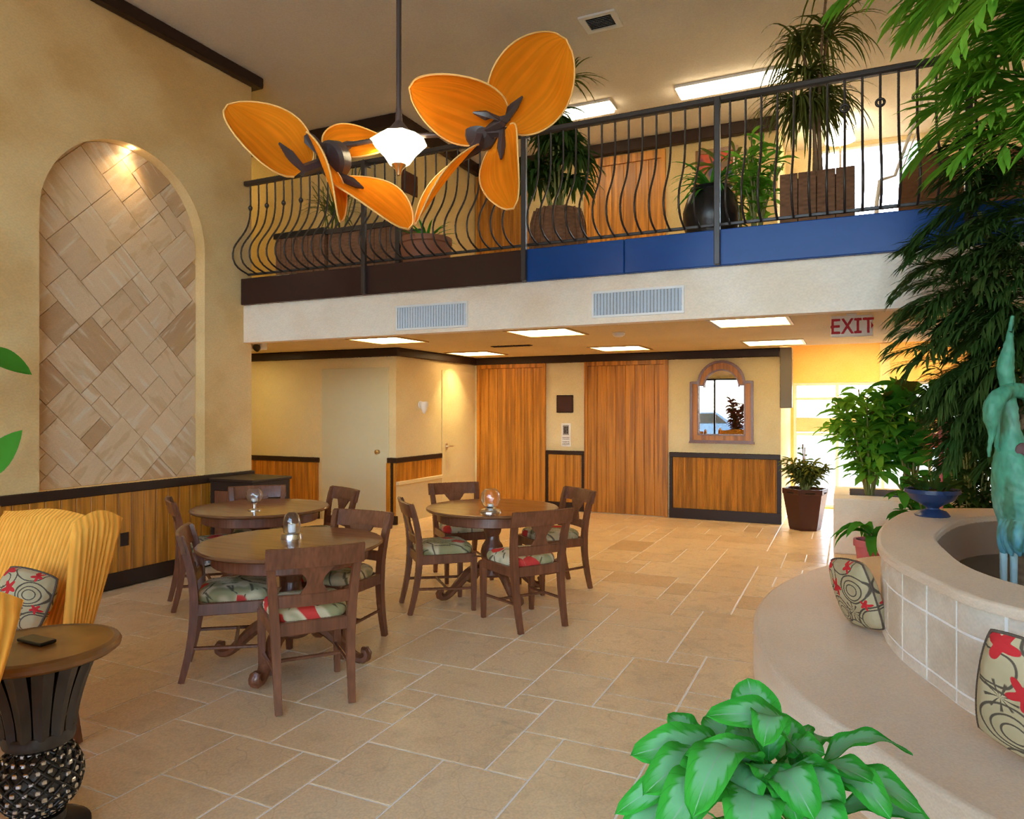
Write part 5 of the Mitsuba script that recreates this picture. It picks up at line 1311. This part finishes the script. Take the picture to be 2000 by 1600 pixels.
# dragon tree in its timber box
planter_box('planter_box', 'timber planter box under the tall dragon tree on the balcony', -0.49, 0.05, 6.05, 6.55, 3.42, 4)
k = thing('dragon_tree', 'tall dragon tree with drooping strap leaves on the balcony', 'tree')
for j, (dx, h, n, L) in enumerate([(-0.10, 4.50, 64, .52), (0.09, 4.58, 64, .52), (-0.14, 4.02, 80, .46), (-0.02, 3.96, 80, .42), (0.06, 4.10, 80, .46), (0.10, 4.98, 12, .45), (-0.06, 4.25, 60, .42)]):
    b = np.array([-0.22 + dx * .3, 6.3, 3.37]); c = np.array([-0.24 + dx, 6.3 + .1 * math.sin(j * 2), h])
    if j in (0, 1, 3, 5): put(k + '__trunk', tube(spline([b, (b + c) / 2 + [-dx * .4, 0, 0], c], 10), np.linspace(.017, .010, 10), 8), 'mat_bark', True)
    m, uv = strap_crown(c, n, L, .022, 50 + j, (0.4, 2.2) if h > 4.5 else (0.0, 1.0)); q = put(k + '__leaf_crown', m, 'mat_leaf_olive', True, uv=uv); labels[q] = {'kind': 'stuff', 'label': 'drooping strap leaves'}
k = thing('floor_lamp', 'lit floor lamp with a pale shade beside the dragon tree on the upper floor', 'floor lamp')
c = at(1641, 262, Y=9.7)
put(k + '__base', lathe([(0.13, 0), (0.13, 0.015), (0.02, 0.03)], 20, (c[0], c[1], FUD)), 'mat_brass', 30)
put(k + '__pole', tube([(c[0], c[1], FUD + .02), (c[0], c[1], c[2])], .011, 8), 'mat_brass', True)
put(k + '__shade', lathe([(0.17, -0.09), (0.175, -0.088), (0.115, 0.09), (0.11, 0.09)], 28, c), 'mat_lamp', 30, **emit(WHT * 6))
# basket palm behind the right fan head
k = thing('basket_planter', 'round woven basket planter behind the balcony railing', 'planter')
bx, by = -2.55, 6.5
put(k + '__basket', lathe([(0.20, 0), (0.24, 0.1), (0.27, 0.3), (0.255, 0.5), (0.22, 0.62), (0.20, 0.62), (0.19, 0.56), (0.001, 0.56)], 28, (bx, by, FUD)), 'mat_basket', 35)
for j in range(14):
    a = j * 2 * math.pi / 14; put(k + '__rib', tube([(bx + r_ * math.cos(a), by + r_ * math.sin(a), FUD + z_) for r_, z_ in ((.205, .005), (.247, .1), (.277, .3), (.262, .5), (.228, .62))], .012, 5), 'mat_basket', True)
k = thing('umbrella_tree', 'bushy green plant rising from the woven basket to the ceiling light', 'plant')
ur = np.random.default_rng(71); ms = []
for j in range(9):
    a = ur.uniform(0, 6.28); c = np.array([bx + .22 * math.cos(a), by + .2 * math.sin(a), ur.uniform(3.75, 4.6)])
    ms.append(tube(spline([(bx + .05 * math.cos(a), by + .05 * math.sin(a), FUD + .55), (bx + .15 * math.cos(a), by + .12 * math.sin(a), 3.8), c], 8), .011, 6))
    m, uv = strap_crown(c, 60, .34, .05, 80 + j, (0.1, 1.0), 2.2); q = put(k + '__leaf_crown', m, 'mat_leaf_dark', True, uv=uv); labels[q] = {'kind': 'stuff', 'label': 'dense dark leaves'}
m, uv = strap_crown(np.array([bx + .1, by, 4.72]), 24, .42, .022, 90, (0.2, 1.2), 1.4); q = put(k + '__leaf_crown', m, 'mat_leaf_olive', True, uv=uv); labels[q] = {'kind': 'stuff', 'label': 'thin upper leaves'}
put(k + '__stem', cat(ms), 'mat_cane', True)
# agave in a terracotta pot, two planter boxes with a thin reed plant
h = pot('plant_pot', 'terracotta pot with a spiky plant beside the long balcony planter', -3.74, 6.0, FUD, [(0.16, 0), (0.2, 0.03), (0.25, 0.25), (0.24, 0.30), (0.255, 0.31), (0.255, 0.36)], 'mat_terracotta', 28)
k = thing('agave', 'spiky green agave in the terracotta pot on the balcony', 'plant')
m = strap_crown(np.array([-3.74, 6.0, FUD + h]), 1, .1, .02, 1)
ar = np.random.default_rng(5)
for j in range(26):
    a = j * 2.4; e = 0.15 + 1.3 * (1 - j / 26)
    m, uv = leaf((-3.74, 6.0, FUD + h - .01), (math.cos(a), math.sin(a), 1.8 - e), .34, .045, .9, 6, .35, lambda s: np.clip(1.0 - s, 0, 1) ** .7); put(k + '__leaf', m, 'mat_leaf_mid', True, uv=uv)
k = planter_box('planter_box', 'long timber planter with a black lip at the left end of the balcony', -5.62, -4.95, 5.95, 6.35, 3.42, 9)
for yy in (5.93, 6.32): put(k + '__lip', box(-5.63, -4.94, yy, yy + .05, 3.39, 3.45), 'mat_black')
k = planter_box('planter_box', 'timber planter with a dark frame beside the terracotta pot on the balcony', -4.93, -4.05, 5.98, 6.35, 3.40, 6)
put(k + '__frame', cat([box(-4.95, -4.02, 5.95, 6.0, 3.38, 3.43), box(-4.07, -4.02, 5.95, 6.0, FUD, 3.38), box(-4.95, -4.02, 6.33, 6.37, 3.38, 3.43)]), 'mat_iron')
k = thing('reed_plant', 'thin reedy plant standing in the left balcony planters', 'plant'); ms = []; rr_ = np.random.default_rng(9)
for j in range(16):
    a = rr_.uniform(0, 6.28); s = rr_.uniform(.02, .3); b = np.array([-4.98 + rr_.uniform(-.12, .12), 6.15, 3.37]); ms.append(tube(spline([b, b + [s * .3 * math.cos(a), s * .3 * math.sin(a), .3], b + [s * math.cos(a), s * math.sin(a), rr_.uniform(.5, .9)]], 7), .005, 5))
put(k + '__stem', cat(ms), 'mat_leaf_olive', True)
m, uv = strap_crown(np.array([-4.98, 6.15, 3.62]), 60, .42, .016, 95, (0.4, 2.5), 1.6); q = put(k + '__foliage', m, 'mat_leaf_olive', True, uv=uv); labels[q] = {'kind': 'stuff', 'label': 'thin drooping blades'}
# dark urn, bush, picture and chairs at the right of the balcony
h = pot('plant_urn', 'tall dark urn on the balcony right of the upper door', -1.08, 6.4, FUD, [(0.14, 0), (0.16, 0.03), (0.235, 0.30), (0.24, 0.42), (0.20, 0.55), (0.16, 0.60), (0.18, 0.62)], 'mat_black', 32)
k = thing('urn_plant', 'spreading green plant in the tall dark urn on the balcony', 'plant')
for j in range(34):
    a = ar.uniform(0, 6.28); m, uv = leaf((-1.08, 6.4, FUD + h), (math.cos(a), math.sin(a), ar.uniform(.2, 1.8)), ar.uniform(.35, .55), .05, 1.7, 7, .25, lambda s: np.clip(1.0 - s, 0, 1) ** .6); put(k + '__leaf', m, 'mat_leaf_mid', True, uv=uv)
h = pot('plant_pot', 'brown pot of the bush between the dark urn and the timber box', -0.74, 6.75, FUD, [(0.13, 0), (0.17, 0.28), (0.18, 0.30)], 'mat_terracotta', 24)
shrub('balcony_bush', 'yellow-green bush between the dark urn and the timber box on the balcony', 'plant', -0.74, 6.75, FUD + h, 170, 0.22, 0.05, 0.85, 'mat_leaf_bright', 0.24, 61, 1.4, 8)
shrub('reading_palm', 'arching yellow-green plant in front of the balcony picture', 'plant', -0.95, 7.1, FUD, 80, 0.34, 0.035, 1.25, 'mat_leaf_olive', 0.3, 62, 1.6, 6)
k = thing('framed_picture', 'dark framed red painting on the upper floor back wall', 'picture')
put(k + '__frame', cat([box(-1.74, -1.69, YU2 - .03, YU2 - .001, 4.15, 4.81), box(-1.28, -1.23, YU2 - .03, YU2 - .001, 4.15, 4.81), box(-1.69, -1.28, YU2 - .03, YU2 - .001, 4.15, 4.20), box(-1.69, -1.28, YU2 - .03, YU2 - .001, 4.76, 4.81)]), 'mat_gilt_wood')
put(k + '__canvas', box(-1.69, -1.28, YU2 - .015, YU2 - .002, 4.20, 4.76), 'mat_art')
solo('wall_plaque', box(XU, XU + 0.02, 7.28, 7.62, 4.2, 4.46, 0.004), 'mat_pot_brown', 'dark brown plaque on the upper recess wall behind the fan lamp', 'plaque')
for x, y, nm in ((0.72, 7.7, 'round-backed brown wicker chair on the balcony behind the palm fronds'), (1.42, 7.9, 'second brown wicker chair on the balcony, mostly behind palm fronds')):
    k = thing('wicker_chair', nm, 'chair', 'wicker chairs on the balcony')
    a = np.linspace(0, math.pi, 21); o = Polygon(np.r_[[(.27, 0)], np.c_[.27 * np.cos(a), .55 + .30 * np.sin(a)], [(-.27, 0)]])
    m = to_y(prism(o, 0, 0.06), y + .28); put(k + '__backrest', move(m, (x, 0, FUD + .3)), 'mat_basket')
    put(k + '__seat', box(x - .28, x + .28, y - .28, y + .22, FUD + .34, FUD + .46, .03), 'mat_basket')
    for dx in (-.24, .24):
        for dy in (-.24, .2): put(k + '__leg', tube([(x + dx, y + dy, FUD), (x + dx * .95, y + dy, FUD + .36)], .02, 8), 'mat_basket', True)
k = thing('stair_rail', 'slim white stair handrail rising in front of the bright upper wall', 'handrail')
p0, p1, p2, p3 = at(1712, 398, Y=8.9), at(1719, 352, Y=8.9), at(1748, 343, Y=8.9), at(1818, 150, Y=8.9)
put(k + '__rail', tube([(p0[0], p0[1], FUD), p0, p1], 0.022, 8), 'mat_white', True)
put(k + '__rail', tube([p1, p2, p3], 0.018, 8), 'mat_white', True)
put(k + '__cable', tube([p2 + [0.05, 0, 0], p3 + [0.07, 0, 0.02]], 0.008, 6), 'mat_white', True)

# ------------------------------------------------------------------ seen in the arched mirror only: a plant inside the front windows, a car outside
leafmat('mat_leaf_copper', (0.20, 0.06, 0.025), 0.3)
h = pot('plant_pot', 'large terracotta tub by the front windows, seen only in the arched mirror', -3.05, -1.9, 0.001, [(0.22, 0), (0.24, 0.03), (0.30, 0.5), (0.32, 0.52)], 'mat_terracotta', 28)
shrub('copper_plant', 'coppery bush by the front windows, seen only in the arched mirror', 'plant', -3.05, -1.9, h, 420, 0.26, 0.08, 1.45, 'mat_leaf_copper', 0.5, 91, 1.4, 12)
k = thing('car', 'dark blue car parked outside, seen only in the arched mirror', 'car')
side = Polygon([(-2.1, 0.35), (-2.15, 0.75), (-2.0, 0.92), (-1.35, 0.98), (-0.75, 1.42), (0.75, 1.45), (1.35, 1.02), (2.1, 0.88), (2.15, 0.40), (1.9, 0.30), (-1.9, 0.30)])
gl = Polygon([(-1.15, 1.0), (-0.68, 1.37), (0.70, 1.40), (1.15, 1.03)])
cx, cy = -5.4, -9.0
m = to_y(prism(side, -0.85, 0.85), 0); put(k + '__body', move(m, (cx, cy, 0)), 'mat_car_blue')
for yy in (-0.87, 0.855): put(k + '__side_window', move(to_y(prism(gl, 0, 0.015), 0), (cx, cy + yy + 0.015, 0)), 'mat_black')
for wx in (-1.3, 1.3):
    for yy in (-0.80, 0.80):
        w = put(k + '__wheel', move(lathe([(0.18, -0.1), (0.31, -0.1), (0.33, -0.07), (0.33, 0.07), (0.31, 0.1), (0.18, 0.1)], 24), (cx + wx, cy + yy, 0.275), rx=math.pi / 2), 'mat_black', 35)
        put(w + '__hubcap', move(lathe([(0.001, -0.105), (0.17, -0.1), (0.17, 0.1), (0.001, 0.105)], 20), (cx + wx, cy + yy, 0.275), rx=math.pi / 2), 'mat_silver', 35)
for yy in (-0.6, 0.6): put(k + '__headlight', box(cx + 2.1, cx + 2.17, cy + yy - .18, cy + yy + .18, 0.62, 0.76, 0.02), 'mat_white')
